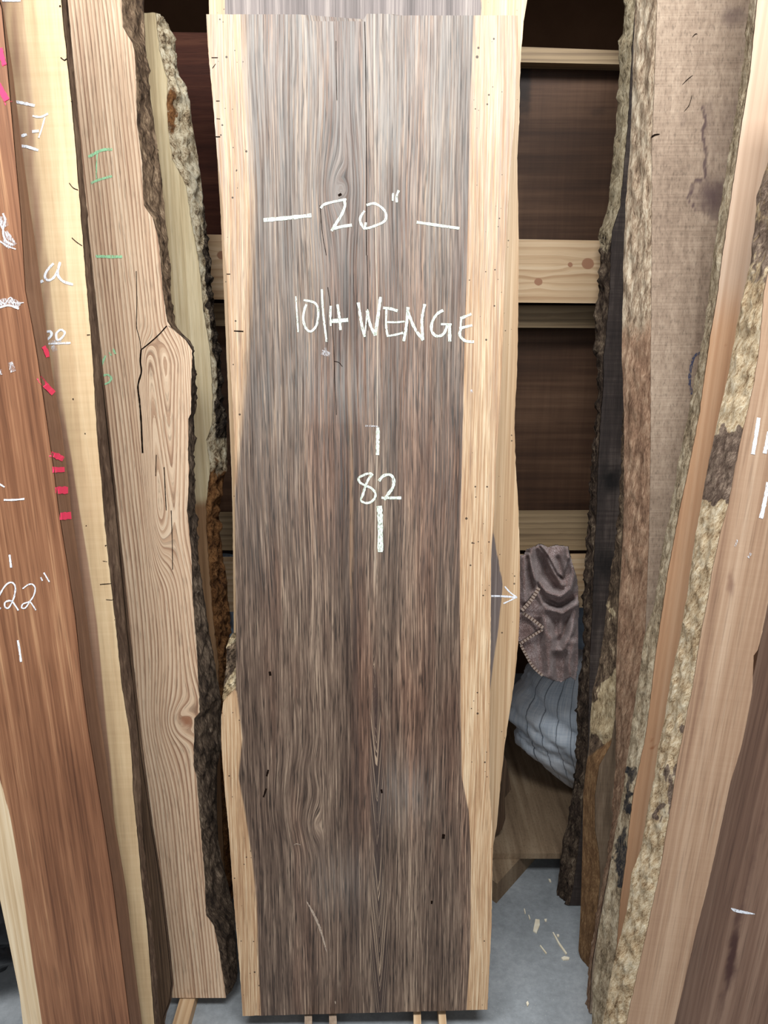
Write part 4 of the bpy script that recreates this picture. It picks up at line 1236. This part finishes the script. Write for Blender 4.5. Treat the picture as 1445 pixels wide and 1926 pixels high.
TOUT = [(955, 1046), (985, 1044), (990, 1034), (1006, 1028), (1012, 1024), (1022, 1024), (1032, 1030), (1046, 1025), (1070, 1028), (1073, 1040), (1078, 1060), (1086, 1085), (1089, 1110), (1090, 1150), (1088, 1200), (1089, 1245), (1084, 1282), (1074, 1274), (1058, 1284), (1040, 1281), (1020, 1272), (1002, 1256), (988, 1232), (978, 1210), (955, 1190)]


def towel_depth(x, y):
    d = 0.020 + 0.02 * sstep(1040, 1280, y)
    for path, h, w in FOLDS:
        q = seg_dist(x, y, path)
        d += h * math.exp(-(q / w) ** 2)
    for poly, h in FLAPS:
        q = abs(seg_dist(x, y, poly + poly[:1]))
        if inside(x, y, poly):
            d += h * sstep(0, 3.0, q)
    return d + 0.004 * fbm(x * 0.05, y * 0.04, 2.0) + 0.0016 * fbm(x * 0.5, y * 0.5, 4.0)


gridx = np.arange(956, 1091.1, 1.5)
gridy = np.arange(1024, 1286.1, 1.6)
vid, tv, tf, tval = {}, [], [], []
for iy, yy in enumerate(gridy):
    for ix, xx in enumerate(gridx):
        if inside(xx, yy, TOUT):
            vid[(ix, iy)] = len(tv)
            tv.append(tp(xx, yy, towel_depth(xx, yy)))
nF = len(tv)
tv += [v + Vector((0, 0.006, 0)) for v in tv]
edge_use = {}
for (ix, iy), a in list(vid.items()):
    q = [vid.get(k) for k in ((ix, iy), (ix, iy + 1), (ix + 1, iy + 1), (ix + 1, iy))]
    if None not in q:
        tf.append(tuple(q))
        tf.append(tuple(k + nF for k in reversed(q)))
        for e in zip(q, q[1:] + q[:1]):
            edge_use[e] = 1
for (e0, e1) in list(edge_use):
    if (e1, e0) not in edge_use:
        tf.append((e1, e0, e0 + nF, e1 + nF))
TW = mesh_obj('towel', tv, tf, M['towel'], tp(1035, 1284), None, None, smooth=True)
tag(TW, 'brown terry towel draped over the rail in the right gap', 'towel')
hem([(1014, 1106), (1000, 1128), (982, 1148)], 7, 0.086, TW)
hem([(984, 1153), (1002, 1165), (1022, 1181)], 6, 0.064, TW)
hem([(1021, 1184), (1000, 1197), (978, 1211)], 5, 0.060, TW)
hem([(980, 1213), (990, 1232), (1003, 1254), (1021, 1271)], 5, 0.056, TW)

# ------------------------------------------------------------------ on the floor
def stick(name, near, far, w, h, mat, label):
    a, b = Vector(near), Vector(far)
    d = (b - a).normalized()
    s = Vector((d.y, -d.x, 0)) * (w / 2)
    base = [a - s, a + s, b + s, b - s]
    v = [Vector((p.x, p.y, 0.0005)) for p in base] + [Vector((p.x, p.y, h)) for p in base]
    gx = [-w / 2, w / 2, w / 2, -w / 2] * 2
    gv = [0, 0, (b - a).length, (b - a).length] * 2
    o = mesh_obj(name, v, [(3, 2, 1, 0), (4, 5, 6, 7), (0, 1, 5, 4), (1, 2, 6, 5), (2, 3, 7, 6), (3, 0, 4, 7)], mat, ((a + b) / 2).to_tuple()[:2] + (0.0,), None,
                 dict(gx=gx, gv=gv, a=[0] * 8, b=[0] * 8, dust=[0] * 8))
    return tag(o, label, 'stick', 'wooden sticks under the slabs')


hs = 0.045


def gp(px, py, z=hs):
    p = at_height(px, py, z)
    return (p.x, p.y, 0)


for (xa, xb, m, lab) in ((580, 580, 'grey', 'grey left stick of the left pair under the lettered slab'), (628, 626, 'grey', 'grey right stick of the left pair under the lettered slab'),
                         (786, 785, 'pine', 'pale left stick of the right pair under the lettered slab'), (836, 832, 'pine', 'pale right stick of the right pair under the lettered slab')):
    A_, B_ = gp(xa, 1960), gp(xb, 1905)
    A_ = Vector(A_)
    B_ = A_ + (Vector(B_) - A_) * 3.5
    stick('spacer_stick', A_, B_, 0.017, hs - 0.004, M[m], lab)
A_, B_ = Vector(gp(335, 1940, 0.03)), Vector(gp(352, 1880, 0.03))
stick('spacer_stick', A_, A_ + (B_ - A_) * 2.2, 0.036, 0.03, M['pine'], 'pale stick under the foot of the oak board')

M['chip'] = flat('fresh_wood_chip', (238, 232, 214), 0.8, 0.1, (222, 208, 180), 60.0)
cJ = (920, 1540, 4.516)


def chip(poly, label, h=0.004):
    pts = [at_height(920 + x / 4.516, 1540 + y / 4.516, h) for x, y in poly]
    o = extrude('wood_chip', pts, (0, 0, -h + 0.0006), M['chip'])
    return tag(o, label, 'wood chip', 'wood chips on the concrete floor')


chip([(375, 950), (395, 850), (430, 855), (432, 900), (405, 968)], 'largest oblong pale chip on the concrete floor')
chip([(615, 1178), (640, 1165), (684, 1175), (682, 1192), (630, 1196)], 'small blocky chip at the lower end of the long splinter')
chip([(540, 962), (550, 962), (600, 1050), (664, 1140), (655, 1150), (590, 1060)], 'long curved splinter on the concrete floor')
chip([(505, 508), (522, 512), (530, 535), (512, 528)], 'tiny chip nearest the plywood base, on the concrete')
chip([(470, 850), (492, 848), (490, 868), (475, 866)], 'small square chip just right of the largest chip')
chip([(575, 980), (595, 980), (598, 996), (580, 998)], 'tiny chip beside the top of the long splinter')
chip([(432, 1075), (440, 1072), (492, 1138), (484, 1144)], 'thin short splinter left of the long splinter')
chip([(334, 815), (341, 815), (352, 848), (344, 850)], 'thin upright splinter left of the largest chip')
chip([(316, 1560), (330, 1545), (340, 1570), (326, 1590)], 'lone chip on the concrete nearest the camera')
chip([(296, 762), (304, 762), (312, 800), (304, 800)], 'dark-edged splinter above the thin upright splinter')

pb = at_height(-10, 1900, 0.0)
bag('rubbish_bag', pb.x - 0.12, pb.y + 0.10, 0.002, 0.36, 0.24, 0.15, 0.0, M['black_plastic'], [(4.0, 0.6, 0.1, 0.03), (6.0, 0.8, 0.4, 0.02)], 5.1, nu=60, nv=40,
    label='black plastic bag on the floor behind the reddish board, bottom left', cat='bag')
